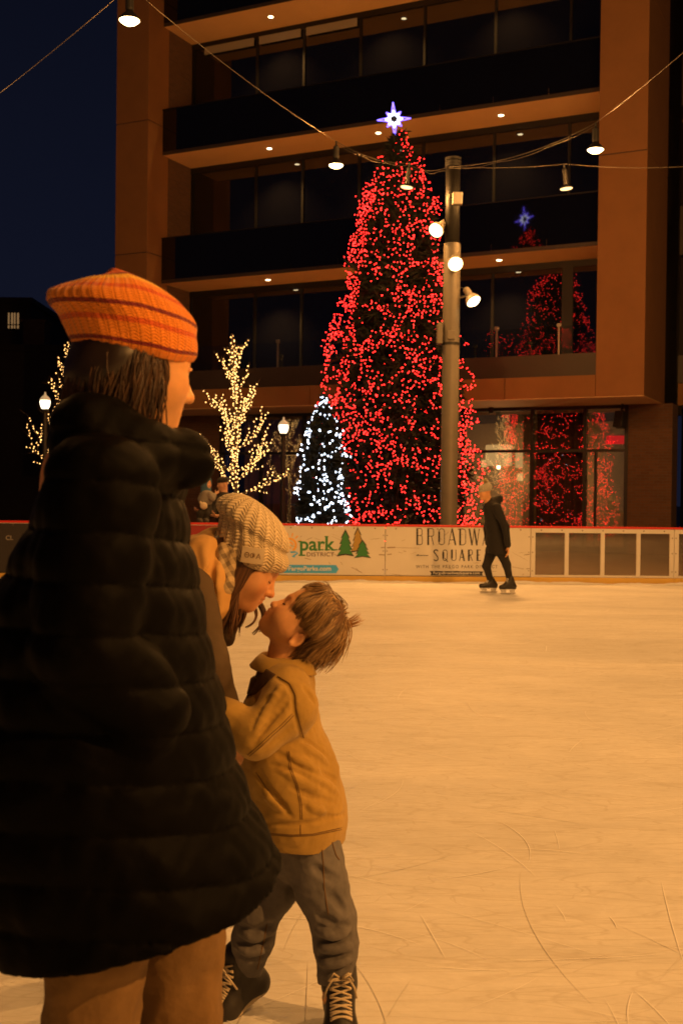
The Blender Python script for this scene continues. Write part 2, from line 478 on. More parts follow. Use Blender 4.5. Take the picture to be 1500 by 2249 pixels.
m_ = MB(); m_.box((-400, -120, -0.6), (400, 500, -0.06))
tag(m_.build('plaza', mat('plaza_concrete', (.42, .40, .37), .85, noise=(.6, .3), bump=(8, .3, .01))), kind='structure')
def _rink():
    vs = [bpt(-24, 0.02), bpt(24, 0.02), bpt(24, -34), bpt(-24, -34)]
    V = np.array(vs + [v - np.array([0, 0, .05]) for v in vs])
    mesh_np('ice', V, [(3,2,1,0),(4,5,6,7),(0,1,5,4),(1,2,6,5),(2,3,7,6),(3,0,4,7)], ice_mat(), smooth=False)
    tag(bpy.data.objects['ice'], kind='structure')
    # shaved snow swept against the foot of the boards
    rs = random.Random(5); nx, ny = 420, 7; V = []; Fq = []
    for i in range(nx):
        u = -14 + 28 * i / (nx - 1)
        wd = .22 + .10 * math.sin(u * 1.7) + .07 * math.sin(u * 4.1 + 1) + rs.uniform(-.03, .03)
        hh = .014 + .010 * math.sin(u * 2.3 + .5) + .007 * math.sin(u * 7) + rs.uniform(0, .012)
        for j in range(ny):
            t = j / (ny - 1); V.append(bpt(u, -0.035 - wd * t, .002 + hh * (1 - t) ** 1.6 * (1 + rs.uniform(-.15, .15))))
    for i in range(nx - 1):
        for j in range(ny - 1): Fq.append((i*ny+j, i*ny+j+1, (i+1)*ny+j+1, (i+1)*ny+j))
    tag(mesh_np('snow', V, Fq, mat('shaved_snow', (.84, .85, .87), .8, bump=(40, .5, .01))), kind='structure')
    # cuts left by blades: thin shallow arcs, some filled with frost, some clear and darker
    for nm, col, seed, n_ in (('frost_scratches', (.88, .89, .91), 3, 420), ('clear_scratches', (.70, .685, .66), 9, 240)):
        rs = np.random.RandomState(seed); V = []; Fq = []
        for i in range(n_):
            d = 2.2 + 15.5 * rs.rand() ** 1.5; x = rs.uniform(-.42, .42) * d * 1.3; a = rs.normal() * .8 + (0 if rs.rand() < .65 else 1.3); L = rs.uniform(.10, .75) * (1.6 if rs.rand() < .1 else 1); cv = rs.normal() * .9
            wd = rs.uniform(.0005, .0013) * (1 + d * .10); m_ = 12; p = np.array([x, d]); b = len(V); z = .0025 + i * 4e-6
            for j in range(m_ + 1):
                t = j / m_; h = a + cv * t * L; dr = np.array([math.cos(h), math.sin(h)]); nn = np.array([-dr[1], dr[0]]) * wd * math.sin(PI * min(1, max(.04, t))) ** .6
                V += [(*(p + nn), z), (*(p - nn), z)]; p = p + dr * L / m_
            if max(v[1] for v in V[b:]) > 17.8: V = V[:b]; continue
            for j in range(m_): q_ = b + 2 * j; Fq.append((q_, q_ + 1, q_ + 3, q_ + 2))
        o = mesh_np(nm, V, Fq, mat(nm, col, .6, spec=.15), smooth=False); o['kind'] = 'stuff'; o['label'] = 'thin curved blade cuts scattered over the ice'
_rink()

# ================================================================== office building
BT = np.array([.8986, -.4388])                       # along the facade to the right
bld = empty('office_building', (1.02, 32.0, 0), 'dark glass office building with pale columns and lit balcony soffits', 'building', rz=-math.atan2(.4388, .8986))
def b_local(P): d = np.asarray(P)[:2] - np.array([1.02, 32.0]); return np.array([d @ BT, d @ np.array([.4388, .8986])])
stucco = mat('pale_stucco', (.27, .125, .045), .85, noise=(1.2, .16), bump=(55, .25, .01))
soff = mat('soffit_panel', (.80, .52, .26), .7, noise=(.8, .12))
darkp = mat('dark_parapet', (.004, .004, .005), .04, spec=.8)
bronze = mat('bronze_metal', (.055, .04, .032), .45, noise=(2, .2))
glassd = mat('dark_window_glass', (.006, .006, .008), .02, spec=1.0, ior=1.6)
frame_m = mat('window_frame', (.007, .006, .006), .5)
brick = None
def brick_mat(name, c1, c2, sc_):
    M = bpy.data.materials.new(name); M.use_nodes = True; t = M.node_tree; b = t.nodes['Principled BSDF']
    tc = t.nodes.new('ShaderNodeTexCoord'); mp = t.nodes.new('ShaderNodeMapping')
    mp.inputs['Rotation'].default_value = (R(90), 0, 0)
    sx = t.nodes.new('ShaderNodeSeparateXYZ'); t.links.new(tc.outputs['Object'], sx.inputs[0])
    ad = t.nodes.new('ShaderNodeMath'); t.links.new(sx.outputs[0], ad.inputs[0]); t.links.new(sx.outputs[1], ad.inputs[1])
    cb = t.nodes.new('ShaderNodeCombineXYZ'); t.links.new(ad.outputs[0], cb.inputs[0]); t.links.new(sx.outputs[2], cb.inputs[1])
    br = t.nodes.new('ShaderNodeTexBrick'); br.inputs['Scale'].default_value = sc_
    br.inputs['Color1'].default_value = (*c1, 1); br.inputs['Color2'].default_value = (*c2, 1)
    br.inputs['Mortar'].default_value = (.10, .09, .08, 1); br.inputs['Mortar Size'].default_value = .012
    br.inputs['Brick Width'].default_value = .6; br.inputs['Row Height'].default_value = .2
    t.links.new(cb.outputs[0], br.inputs['Vector']); t.links.new(br.outputs['Color'], b.inputs['Base Color'])
    b.inputs['Roughness'].default_value = .9
    bp = t.nodes.new('ShaderNodeBump'); bp.inputs['Strength'].default_value = .6; bp.inputs['Distance'].default_value = .01
    t.links.new(br.outputs['Fac'], bp.inputs['Height']); bp.invert = True; t.links.new(bp.outputs[0], b.inputs['Normal'])
    return M
brick = brick_mat('brown_brick', (.13, .065, .035), (.10, .05, .028), 2.6)
TOP = 24.0
def part(name, material, *boxes, parent=None, bev=0.0):
    q = MB()
    for lo, hi in boxes: q.box(lo, hi, bev)
    return q.build(name, material, parent or bld, world=False)
# columns in stacked precast lengths with open joints
def column(u0, u1, v1, joints):
    zs = [3.96] + joints + [TOP]
    part('column', stucco, *[((u0, -.76, a + .012), (u1, v1, b - .012)) for a, b in zip(zs[:-1], zs[1:])], bev=.012)
    part('column_core', bronze, ((u0 + .02, -.74, 3.98), (u1 - .02, v1 - .02, TOP - .05)))
column(-8.61, -7.41, .30, [8.75, 12.75, 16.6, 20.4])
column(6.27, 7.47, 1.97, [10.0, 13.9, 17.8])
part('return_wall', brick, ((-8.61, .30, 3.96), (-7.41, 6.0, TOP)))
# beam over the ground floor
q = MB()
for a, b in ((-7.41, -4.6), (-4.6, -1.8), (-1.8, 1.0), (1.0, 3.9), (3.9, 6.27)): q.box((a + .008, -.76, 3.97), (b - .008, -.3, 4.52), .008)
q.build('beam', stucco, bld, world=False)
part('column_foot', stucco, ((-8.61, -.755, 3.97), (-7.42, .29, 4.0)))
part('soffit', soff, ((-8.7, -.75, 3.955), (7.47, 1.6, 3.968)))
part('parapet', bronze, ((-7.41, 0.0, 4.52), (6.27, .12, 5.18)))
# upper floors: slab soffit, dark glass parapet, recessed glazing
SOF = [7.93, 11.88, 15.83, 19.78]
for k, z in enumerate(SOF):
    part('balcony_slab', soff, ((-7.41, .03, z), (6.27, 1.6, z + .28)))
    part('slab_edge', bronze, ((-7.41, .0, z + .0), (6.27, .03, z + .10)))
    q = MB(); u = -7.41; n = 9; wd = 13.68 / n
    for i in range(n): q.box((u + i * wd + .006, -.012, z + .10), (u + (i + 1) * wd - .006, .012, z + 1.37))
    q.build('parapet', darkp, bld, world=False)
    q = MB(); q.box((-7.41, -.03, z + 1.37), (6.27, .03, z + 1.40)); q.build('rail', frame_m, bld, world=False)
for k, z0 in enumerate([4.52] + [s + .28 for s in SOF[:3]]):
    z1 = SOF[k]
    part('window', glassd, ((-7.41, 1.60, z0), (6.27, 1.64, z1)))
    q = MB()
    for px_ in (-7.36, -5.0, -3.35, -1.45, .6, 2.75, 4.9, 6.22):
        q.box((px_ - .035, 1.555, z0), (px_ + .035, 1.60, z1 - .18))
    q.box((-7.41, 1.55, z1 - .18), (6.27, 1.60, z1)); q.box((-7.41, 1.55, z0), (6.27, 1.60, z0 + .10))
    if k == 0: q.box((4.75, 1.552, z0 + .1), (5.05, 1.598, z1 - .18))
    q.build('window_frame', frame_m, bld, world=False)
# blinds catching light at the top of the uppermost visible windows
for a, b in ((-6.9, -5.1), (-4.9, -3.45), (-3.25, -1.55)):
    part('blind', mat('blind_cloth', (.30, .27, .23), .8), ((a, 1.50, 15.42), (b, 1.54, 15.66)))
# balcony balustrade of the first floor: posts with caps, glass sheets
post_m = mat('steel_post', (.30, .28, .25), .35, metal=.6)
def thin_glass(name, tint, refl):
    M = bpy.data.materials.new(name); M.use_nodes = True; t = M.node_tree; t.nodes.clear()
    tr = t.nodes.new('ShaderNodeBsdfTransparent'); tr.inputs[0].default_value = (*tint, 1)
    gl = t.nodes.new('ShaderNodeBsdfGlossy'); gl.inputs['Roughness'].default_value = .015; gl.inputs['Color'].default_value = (.95, .95, .95, 1)
    lw = t.nodes.new('ShaderNodeLayerWeight'); lw.inputs[0].default_value = .12
    mr = t.nodes.new('ShaderNodeMapRange'); mr.inputs[3].default_value = refl; mr.inputs[4].default_value = .9
    t.links.new(lw.outputs['Fresnel'], mr.inputs[0])
    mx = t.nodes.new('ShaderNodeMixShader'); t.links.new(mr.outputs[0], mx.inputs[0]); t.links.new(tr.outputs[0], mx.inputs[1]); t.links.new(gl.outputs[0], mx.inputs[2])
    o = t.nodes.new('ShaderNodeOutputMaterial'); t.links.new(mx.outputs[0], o.inputs[0]); return M
railglass = thin_glass('balustrade_glass', (.86, .88, .88), .02)
for u in (-6.6, -4.9, -3.3, -1.6, 0.0, 1.7, 3.4, 5.1):
    q = MB(); q.box((u - .02, .03, 5.18), (u + .02, .07, 5.98)); q.box((u - .06, .02, 5.90), (u + .06, .08, 5.99), .01)
    q.build('balustrade_post', post_m, bld, world=False)
part('balustrade_glass', railglass, ((-7.3, .085, 5.22), (6.2, .095, 5.92)))
# recessed downlights in the soffits
DOWN_W = 600.0
dl_e = emitter('downlight', (1, .78, .42), 9, False); dl_r = mat('downlight_trim', (.6, .55, .5), .5)
for z in SOF[:3]:
    for u in (-4.04, -.45, 3.22):
        q = MB(); q.lathe([(.085, -.012), (.085, .0)], 20, o=(u, .72, z - .001)); d = q.build('downlight', dl_r, bld, world=False)
        q = MB(); q.lathe([(.075, -.018), (.075, -.013)], 20, o=(u, .72, z - .001)); q.build('downlight_lens', dl_e, d, world=False)
        ld = bpy.data.lights.new('downlight_light', 'SPOT'); ld.energy = DOWN_W; ld.color = (1, .50, .14); ld.spot_size = R(110); ld.spot_blend = .8; ld.shadow_soft_size = .07
        lo_ = bpy.data.objects.new('downlight_light', ld); C.objects.link(lo_); lo_.parent = bld; lo_.location = (u, .72, z - .03)
# ground floor
part('brick_wall', brick, ((-8.61, 1.6, -.06), (-6.25, 2.0, 3.955)))
part('brick_wall', brick, ((6.60, 1.6, -.06), (7.75, 2.4, 3.955)))
shopglass = thin_glass('shopfront_glass', (.80, .80, .78), .13)
part('shopfront_glass', shopglass, ((-6.25, 1.66, 0), (6.60, 1.672, 3.90)))
q = MB()
for u in (-6.21, -4.75, -3.25, -1.7, -.1, 1.9, 3.94, 5.42, 6.55): q.box((u - .045, 1.60, -.05), (u + .045, 1.73, 3.955))
for u in (5.72, ): q.box((u - .03, 1.60, -.05), (u + .03, 1.73, 2.73))
q.box((-6.2, 1.605, 2.69), (6.55, 1.725, 2.77)); q.box((-6.2, 1.605, -.05), (6.55, 1.725, .12)); q.box((-6.2, 1.605, 3.86), (6.55, 1.725, 3.95))
q.build('shopfront_frame', frame_m, bld, world=False)
# the rooms behind the shopfront
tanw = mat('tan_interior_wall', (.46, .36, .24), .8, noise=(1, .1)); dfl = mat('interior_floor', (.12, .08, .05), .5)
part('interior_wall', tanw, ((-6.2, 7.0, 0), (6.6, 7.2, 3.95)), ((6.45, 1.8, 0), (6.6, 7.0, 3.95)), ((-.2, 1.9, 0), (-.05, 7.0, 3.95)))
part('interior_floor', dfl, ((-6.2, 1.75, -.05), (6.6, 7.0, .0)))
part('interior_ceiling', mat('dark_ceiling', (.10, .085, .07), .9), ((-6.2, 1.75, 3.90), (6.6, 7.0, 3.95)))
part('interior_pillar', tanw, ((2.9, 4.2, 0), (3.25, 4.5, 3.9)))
part('upper_wall', bronze, ((-8.6, 6.0, 3.97), (7.4, 6.3, TOP)))
def curtain(u0, u1, v, col, label):
    n = int((u1 - u0) / .035); V = []; Fq = []
    rs = random.Random(int(u0 * 10))
    for i in range(n + 1):
        u = u0 + (u1 - u0) * i / n; a = v + .06 * math.sin(i * .75) + .03 * math.sin(i * .31 + 1) + rs.uniform(-.006, .006)
        for z in (.02, 1.3, 2.6, 3.88): V.append((u, a + .01 * math.sin(z * 3 + i), z))
    for i in range(n):
        for j in range(3): Fq.append((i*4+j, (i+1)*4+j, (i+1)*4+j+1, i*4+j+1))
    V = [(b[0], b[1], b[2]) for b in V]
    root = (np.array([1.02, 32.0, 0]) + np.array([*(BT * u0 + np.array([.4388, .8986]) * v), 0]))
    o = mesh_np('curtain', [(x - u0, y - v, z) for x, y, z in V], Fq, mat('curtain_' + label.split()[0], col, .9))
    o.location = tuple(root); o.rotation_euler = bld.rotation_euler
    so = o.modifiers.new('thickness', 'SOLIDIFY'); so.thickness = .006
    tag(o, label, 'curtain', 'curtains behind the shopfront glass'); return o
curtain(-5.6, -3.3, 2.05, (.42, .24, .12), 'brown pleated curtain behind shop glass left of the white-lit tree')
curtain(3.96, 5.4, 2.05, (.16, .07, .05), 'dark folded curtain behind glass crossed by red light reflections')
# pendant drum shades, glowing
def world_b(u, v, z): q = np.array([1.02, 32.0]) + BT * u + np.array([.4388, .8986]) * v; return np.array([q[0], q[1], z])
shade_m = emitter('lamp_shade', (1.0, .55, .19), .95)
def pendant(P, r, h, label):
    t = empty('pendant_lamp', (P[0], P[1], P[2] - h), label, 'lamp', 'drum pendants inside the shop')
    q = MB(); q.lathe([(r, 0), (r, h)], 36); o = q.build('lamp_shade', shade_m, t, world=False, smooth=False)
    q = MB(); q.tube([(0, 0, h + .01), (0, 0, 3.9 - P[2] + h)], .012); q.build('cord', frame_m, t, world=False)
    q = MB(); q.sphere((0, 0, -.05), .06); q.build('light_bulb', emitter('shop_bulb', (1, .72, .35), 12), t, world=False, smooth=True)
    ld = bpy.data.lights.new('pendant_light', 'POINT'); ld.energy = 110; ld.color = (1, .55, .2); ld.shadow_soft_size = .2
    lo_ = bpy.data.objects.new('pendant_light', ld); C.objects.link(lo_); lo_.parent = t; lo_.location = (0, 0, -.3)
def plane_pt(x, y, v):
    r_ = ray(x, y); n = np.array([.4388, .8986]); c = (np.array([1.02, 32.0]) @ n) + v
    d = c / (r_[:2] @ n); return CAM + r_ * d
P = plane_pt(1095, 978, 4.0); pendant(P, .40, .62, 'large cream drum pendant glowing behind the shop window')
P = plane_pt(1157, 988, 5.2); pendant(P, .36, .56, 'smaller drum pendant glowing beside the window mullion')
# wall lights and an exit sign deep in the shop, part of the fit-out
for x, y in ((1141, 1048), (1142, 1015), (1062, 1018)):
    P = plane_pt(x, y, 6.9); l = b_local(P); q = MB(); q.box((l[0] - .10, 6.88, P[2] - .12), (l[0] + .10, 6.99, P[2] + .12), .03)
    q.build('wall_light', emitter('wall_light', (1, .55, .18), 1.3), bld, world=False)
P = plane_pt(1352, 966, 3.0); l = b_local(P)
part('exit_sign', emitter('red_sign', (1, .03, .02), .8, False), ((l[0] - .28, 3.0, P[2] - .12), (l[0] + .28, 3.06, P[2] + .12)))
# beam and glazing of the set-back wing to the right
part('wing_glazing', glassd, ((7.75, 2.5, 4.55), (18, 2.54, TOP)))
part('wing_beam', stucco, ((7.75, 2.35, 3.96), (18, 2.5, 4.55)), ((7.75, 2.44, 11.6), (18, 2.5, 11.66)))
part('wing_parapet', bronze, ((7.75, 2.30, 4.56), (18, 2.42, 5.3)), ((7.75, 2.30, 8.0), (18, 2.42, 9.3)), ((7.75, 2.30, 12.0), (18, 2.42, 13.3)), ((7.75, 2.30, 15.9), (18, 2.42, 17.2)))
part('wing_glazing', glassd, ((7.75, 3.0, -.05), (18, 3.04, 3.96)))
part('wing_frame', frame_m, ((8.2, 2.93, -.05), (8.28, 2.998, 3.9)), ((10.2, 2.93, -.05), (10.28, 2.998, 3.9)), ((8.3, 2.44, 5.4), (8.36, 2.498, 7.9)))
part('lit_window', emitter('dim_window', (1, .55, .2), .10, False), ((8.05, 2.47, 5.75), (8.45, 2.49, 6.25)))
part('roof', bronze, ((-8.6, -.7, TOP), (18, 6.2, TOP + .3)))
part('side_wall', brick, ((-8.60, 6.01, -.05), (-8.3, 14, TOP - .1)))
# loudspeaker hung under the soffit
P = plane_pt(1362, 920, 1.2); l = b_local(P)
q = MB(); q.box((-.14, -.12, -.24), (.14, .12, .20), .02); q.box((-.02, -.03, .20), (.02, .03, 3.95 - P[2]))
o = q.build('loudspeaker', mat('black_plastic', (.012, .012, .012), .5)); o.location = tuple(P); o.rotation_euler = (R(-12), 0, R(-50))
tag(o, 'black loudspeaker hanging under the soffit by the brick pier', 'loudspeaker')
# track light above the shop window
P = plane_pt(1078, 900, 1.35)
q = MB(); q.lathe([(.06, -.10), (.075, .06)], 16); q.tube([(0, 0, .06), (0, 0, 3.95 - P[2])], .015)
o = q.build('spotlight', frame_m); o.location = tuple(P); tag(o, 'small dark spotlight under the soffit above the drum pendants', 'spotlight')

# ================================================================== dark buildings far left
def far_house(label, loc, wx, dy, h, col, wins):
    t = empty('brick_building', loc, label, 'building', 'dark buildings beyond the plaza')
    M_ = mat('night_brick_%d' % int(h * 10), col, .9, noise=(.8, .3))
    q = MB(); q.box((-wx/2, 0, 0), (wx/2, dy, h)); q.build('wall', M_, t, world=False)
    q = MB(); q.box((-wx/2 - .15, -.15, h), (wx/2 + .15, dy, h + .35)); q.build('cornice', M_, t, world=False)
    for x, z, ww, hh in wins:
        q = MB(); q.box((x - ww/2 - .1, -.07, z - .12), (x + ww/2 + .1, -.005, z - .02)); q.box((x - ww/2 - .1, -.07, z + hh + .02), (x + ww/2 + .1, -.005, z + hh + .12))
        q.box((x - .04, -.075, z - .02), (x + .04, -.03, z + hh + .02)); q.box((x - ww/2, -.075, z + hh * .2), (x + ww/2, -.032, z + hh * .2 + .06))
        f = q.build('window_frame', frame_m, t, world=False)
        q = MB(); q.box((x - ww/2, -.03, z), (x + ww/2, -.006, z + hh)); q.build('pane', emitter('lit_pane', (1, .55, .22), .22, False), f, world=False)
    return t
P = px(28, 1094, 70)
far_house('tall dark brick building with one lit window at left edge', (P[0] - 3.5, 70, 0), 9.0, 12, (1088 - 655) * 70 / F_PX + 1.0, (.05, .035, .03), [(px(x_, 705, 70)[0] - (P[0] - 3.5), px(x_, 722, 70)[2], .30, .95) for x_ in (25.5, 38.5)])
P = px(150, 1094, 62)
far_house('low dark building with flat roof behind the lamp-lit trees', (P[0] - 1.0, 62, 0), 9.5, 10, (1090 - 772) * 62 / F_PX + 1.3, (.045, .032, .026), [])
q = MB(); q.box((-.6, -.6, 0), (.6, .6, 1.5)); q.box((-.7, -.7, 1.5), (.7, .7, 1.65))
o = q.build('chimney', brick); P = px(82, 770, 64); o.location = (P[0], 64, (1090 - 772) * 62 / F_PX + 1.6); o.parent = [b for b in bpy.data.objects if b.get('label', '').startswith('low dark')][0]
pl = o.parent.location; o.location = (P[0] - pl[0], 64 - pl[1], (1090 - 772) * 62 / F_PX + 1.6)
# ================================================================== rink boards
def brd(x, y):
    """(distance along the boards, height) of a photograph pixel on the face of the boards"""
    r_ = ray(x, y); d = (BO @ BN) / (r_[:2] @ BN); P = CAM + r_ * d
    return (P[:2] - BO) @ BD, P[2]
SEAM0 = brd(846, 1200)[0]; PW = brd(1165, 1200)[0] - SEAM0
BH = brd(750, 1151)[1]
white_b = mat('white_board_plastic', (.74, .72, .68), .38, noise=(1.5, .08), bump=(4, .06, .01))
yellow_b = mat('yellow_kickplate', (.78, .50, .10), .4, noise=(2.5, .15))
red_b = mat('red_cap_rail', (.62, .03, .02), .4)
dark_b = mat('dark_banner_board', (.035, .03, .03), .5)
red_panel = mat('red_banner_board', (.30, .02, .02), .5)
bolt_m = mat('bolt', (.20, .17, .13), .4, metal=.7)
plexi = thin_glass('clear_acrylic', (.60, .47, .32), .10)
_t = plexi.node_tree; _df = _t.nodes.new('ShaderNodeBsdfDiffuse'); _df.inputs[0].default_value = (.5, .45, .38, 1)      # scuffed, hazy plastic
_mx = _t.nodes.new('ShaderNodeMixShader'); _n = _t.nodes.new('ShaderNodeTexNoise'); _n.inputs['Scale'].default_value = 3; _mr = _t.nodes.new('ShaderNodeMapRange'); _mr.inputs[3].default_value = .02; _mr.inputs[4].default_value = .14
_o = [n for n in _t.nodes if n.type == 'OUTPUT_MATERIAL'][0]; _s = _o.inputs[0].links[0].from_socket
_t.links.new(_n.outputs['Fac'], _mr.inputs[0]); _t.links.new(_mr.outputs[0], _mx.inputs[0]); _t.links.new(_s, _mx.inputs[1]); _t.links.new(_df.outputs[0], _mx.inputs[2]); _t.links.new(_mx.outputs[0], _o.inputs[0])
ink = mat('black_print', (.02, .02, .022), .5); green_p = mat('green_print', (.03, .22, .06), .5)
gold_p = mat('gold_print', (.42, .28, .06), .5); blue_p = mat('blue_print', (.06, .45, 1.0), .5); sun_p = mat('sun_print', (.85, .45, .08), .5)
white_p = mat('white_print', (.82, .80, .76), .5); scuff_m = mat('rubber_scuff', (.30, .22, .14), .6)

def panel(i, kind, label):
    u0 = SEAM0 + PW * i; q0 = bpt(u0, 0)
    t = empty('rink_board', q0, label, 'rink board', 'rink boards around the ice', rz=BOARD_ANG)
    W = PW
    face = {'white': white_b, 'dark': dark_b, 'red': red_panel}.get(kind)
    if face:
        q = MB(); q.box((.004, 0, .105), (W - .004, .04, BH - .035), .004); q.build('panel', face, t, world=False)
        q = MB(); q.box((.01, -.003, .098), (W - .01, .03, .1045)); q.build('seam_strip', mat('dark_seam', (.05, .035, .02), .7), t, world=False)
    else:
        q = MB(); n = 4; fw = .065
        q.box((.004, -.002, .105), (W - .004, .045, .135)); q.box((.004, -.002, BH - .105), (W - .004, .045, BH - .035))
        for k in range(n + 1):
            c = W * k / n; a, b = max(.004, c - fw / 2), min(W - .004, c + fw / 2)
            if k == 0: a, b = .004, .075
            if k == n: a, b = W - .075, W - .004
            q.box((a, 0, .135), (b, .043, BH - .105))
        q.build('frame', white_b, t, world=False)
        for k in range(n):
            q = MB(); q.box((W * k / n + .02, .018, .125), (W * (k + 1) / n - .02, .026, BH - .095)); q.build('acrylic_pane', plexi, t, world=False)
    q = MB(); q.box((.002, -.014, 0.0), (W - .002, .05, .096), .004); q.build('kickplate', yellow_b, t, world=False)
    q = MB(); q.box((0.001, -.015, BH - .033), (W - .001, .075, BH), .008); q.build('cap_rail', red_b, t, world=False)
    q = MB(); q.box((.004, -.008, BH - .041), (W - .004, .0, BH - .035)); q.build('cap_lip', white_b, t, world=False)
    q = MB()
    for k in range(7):
        x = W * (k + .5) / 7; q.lathe([(.012, 0), (.009, .006)], 8, M=Matrix.Translation((x, -.0005, BH - .065)) @ Matrix.Rotation(R(90), 4, 'X'))
    for z in (.2, .5, .75):
        for x in (.03, W - .03): q.lathe([(.010, 0), (.008, .006)], 8, M=Matrix.Translation((x, -.0005, z)) @ Matrix.Rotation(R(90), 4, 'X'))
    q.build('bolt', bolt_m, t, world=False)
    # back stiffening posts
    q = MB()
    for x in (.05, W / 2, W - .05): q.box((x - .02, .046, 0), (x + .02, .10, BH - .04))
    if face: q.build('brace', bolt_m, t, world=False)
    return t
class Print:
    """flat lettering and marks on one board, placed by their own pixel box on the board face"""
    def __init__(s, t, i): s.t = t; s.u0 = SEAM0 + PW * i; s.k = 0
    def P(s, x, y): u, z = brd(x, y); return (u - s.u0, z)
    def poly(s, name, m_, pts, lift=.0015):
        s.k += 1; q = MB(); M_ = Matrix(((1,0,0,0),(0,0,-1,0),(0,1,0,0),(0,0,0,1)))
        q.slab([s.P(*p) for p in pts][::-1] if False else [s.P(*p) for p in pts], 0.0002, lift + s.k * .00004, M=M_)
        bm = bmesh.new(); o = q.build(name, m_, s.t, world=False); bm.from_mesh(o.data); bmesh.ops.recalc_face_normals(bm, faces=list(bm.faces)); bm.to_mesh(o.data); bm.free(); return o
    def text(s, name, m_, body, x0, y0, x1, y1, lift=.002, off=0.0, sp=1.0, slant=0.0):
        V, Fs, _ = text_shape(body, off, sp)
        a = s.P(x0, y1); b = s.P(x1, y1); c = s.P(x0, y0); s.k += 1
        W3 = [(a[0] + (b[0] - a[0]) * v[0] + (c[0] - a[0]) * v[1], -lift - s.k * .00004, a[1] + (b[1] - a[1]) * v[0] + (c[1] - a[1]) * v[1]) for v in V]
        return mesh_np(name, W3, Fs, m_, s.t, world=False, smooth=False)
    def strokes(s, name, m_, strokes, lift=.0018):
        """list of (points in pixels, width in pixels): mitred flat bands"""
        q = MB()
        for pts, wd in strokes:
            s.k += 1; y = -lift - s.k * .00004
            P2 = [np.array(p, float) for p in pts]; n = len(P2); L = []; Rr = []
            for i in range(n):
                d = nrm(P2[min(i+1, n-1)] - P2[max(i-1, 0)]); nn = np.array([-d[1], d[0]]) * wd / 2
                L.append(s.P(*(P2[i] + nn))); Rr.append(s.P(*(P2[i] - nn)))
            vs = [(a[0], y, a[1]) for a in L] + [(a[0], y, a[1]) for a in Rr]
            q._add(vs, [(i, i + 1, n + i + 1, n + i) for i in range(n - 1)])
        return q.build(name, m_, s.t, world=False)
def arc(cx, cy, rx, ry, a0, a1, n=12):
    return [(cx + rx * math.cos(R(a0 + (a1 - a0) * i / n)), cy - ry * math.sin(R(a0 + (a1 - a0) * i / n))) for i in range(n + 1)]

def wear(t, seed):
    """puck marks and rubber smears on a white board"""
    rs = np.random.RandomState(seed); q = MB()
    for i in range(26):
        x, z = rs.uniform(.1, PW - .1), .12 + .72 * rs.rand() ** 1.4; a = rs.normal() * .5; L = rs.uniform(.01, .09) * (2.2 if rs.rand() < .15 else 1); w_ = rs.uniform(.0015, .005); y = -.0006 - i * .00002
        d = np.array([math.cos(a), math.sin(a)]); n = np.array([-d[1], d[0]]); c = np.array([x, z])
        P = [c - d * L, c - d * L * .3 + n * w_, c + d * L * .5 + n * w_ * .7, c + d * L, c + d * L * .3 - n * w_, c - d * L * .5 - n * w_ * .6]
        q._add([(p[0], y, p[1]) for p in P], [(0, 5, 4, 3, 2, 1)[::-1]])
    q.build('puck_mark', mat('puck_rubber', (.36, .29, .21), .7), t, world=False)
pan = {}
names = {-5: ('dark', 'dark banner board at the left edge, its white lettering cut off'), -4: ('dark', 'dark banner board behind the coat of the passing person'),
         -3: ('dark', 'plain dark board hidden behind the passing person'), -2: ('red', 'dark red banner board behind the bending woman'),
         -1: ('white', 'white board printed with green fir trees and park lettering'), 0: ('white', 'white board printed with tall narrow black square lettering'),
         1: ('clear', 'clear acrylic board with white frame directly right of the skater'), 2: ('clear', 'clear acrylic board with white frame at the right edge')}
for i, (kd, lb) in names.items(): pan[i] = panel(i, kd, lb)
panel(3, 'clear', 'clear acrylic board just beyond the right edge of the photo'); panel(4, 'clear', 'clear acrylic board farthest beyond the right edge of the photo')

# ---- board with the fir trees
p = Print(pan[-1], -1)
p.strokes('sun_mark', sun_p, [(arc(636, 1197, 14, 14, -60, 250, 16), 5), (arc(637, 1197, 6, 6, 0, 300, 10), 4)] +
          [([(637 + 18 * math.cos(R(a)), 1196 - 18 * math.sin(R(a))), (637 + 26 * math.cos(R(a)), 1196 - 26 * math.sin(R(a)))], 3) for a in (20, 48, 76, 104, 132)])
p.strokes('river_mark', blue_p, [([(638, 1213), (648, 1212), (654, 1215), (648, 1219), (642, 1222), (648, 1223)], 3.5)])
p.text('lettering_park', green_p, 'park', 659, 1179, 736, 1219, off=.022)
p.strokes('lettering_serif', green_p, [([(656, 1219.5), (671, 1219.5)], 3), ([(655, 1189.5), (663, 1189.5)], 2.5), ([(692, 1208.5), (697, 1208.5)], 3), ([(698, 1207.5), (711, 1207.5)], 2.5), ([(713, 1207.5), (725, 1207.5)], 2.5), ([(727, 1207.5), (741, 1207.5)], 2.5), ([(713, 1178.5), (721, 1178.5)], 2.5)])
p.text('lettering_district', mat('brown_print', (.10, .05, .03), .5), 'DISTRICT', 674, 1213, 734, 1222, off=.01, sp=1.05)
def fir(x0, y0, x1, y1, tiers=4):
    cx = (x0 + x1) / 2; hw = (x1 - x0) / 2; L = [(cx, y0)]; Rr = []
    h = (y1 - y0)
    for k in range(tiers):
        a = .10 + .90 * (k + 1) / tiers; w_ = hw * (.35 + .65 * (k + 1) / tiers) if k < tiers - 1 else hw
        L.append((cx - w_, y0 + h * a)); 
        if k < tiers - 1: L.append((cx - w_ * .62, y0 + h * (a - .015)))
    Rr = [(2 * cx - x, y) for x, y in L[1:]][::-1]
    return L + [(cx, y1 - 3)] + Rr
def shrink(pts, k): c = np.mean(pts, 0); return [tuple(c + (np.array(q) - c) * k) for q in pts]
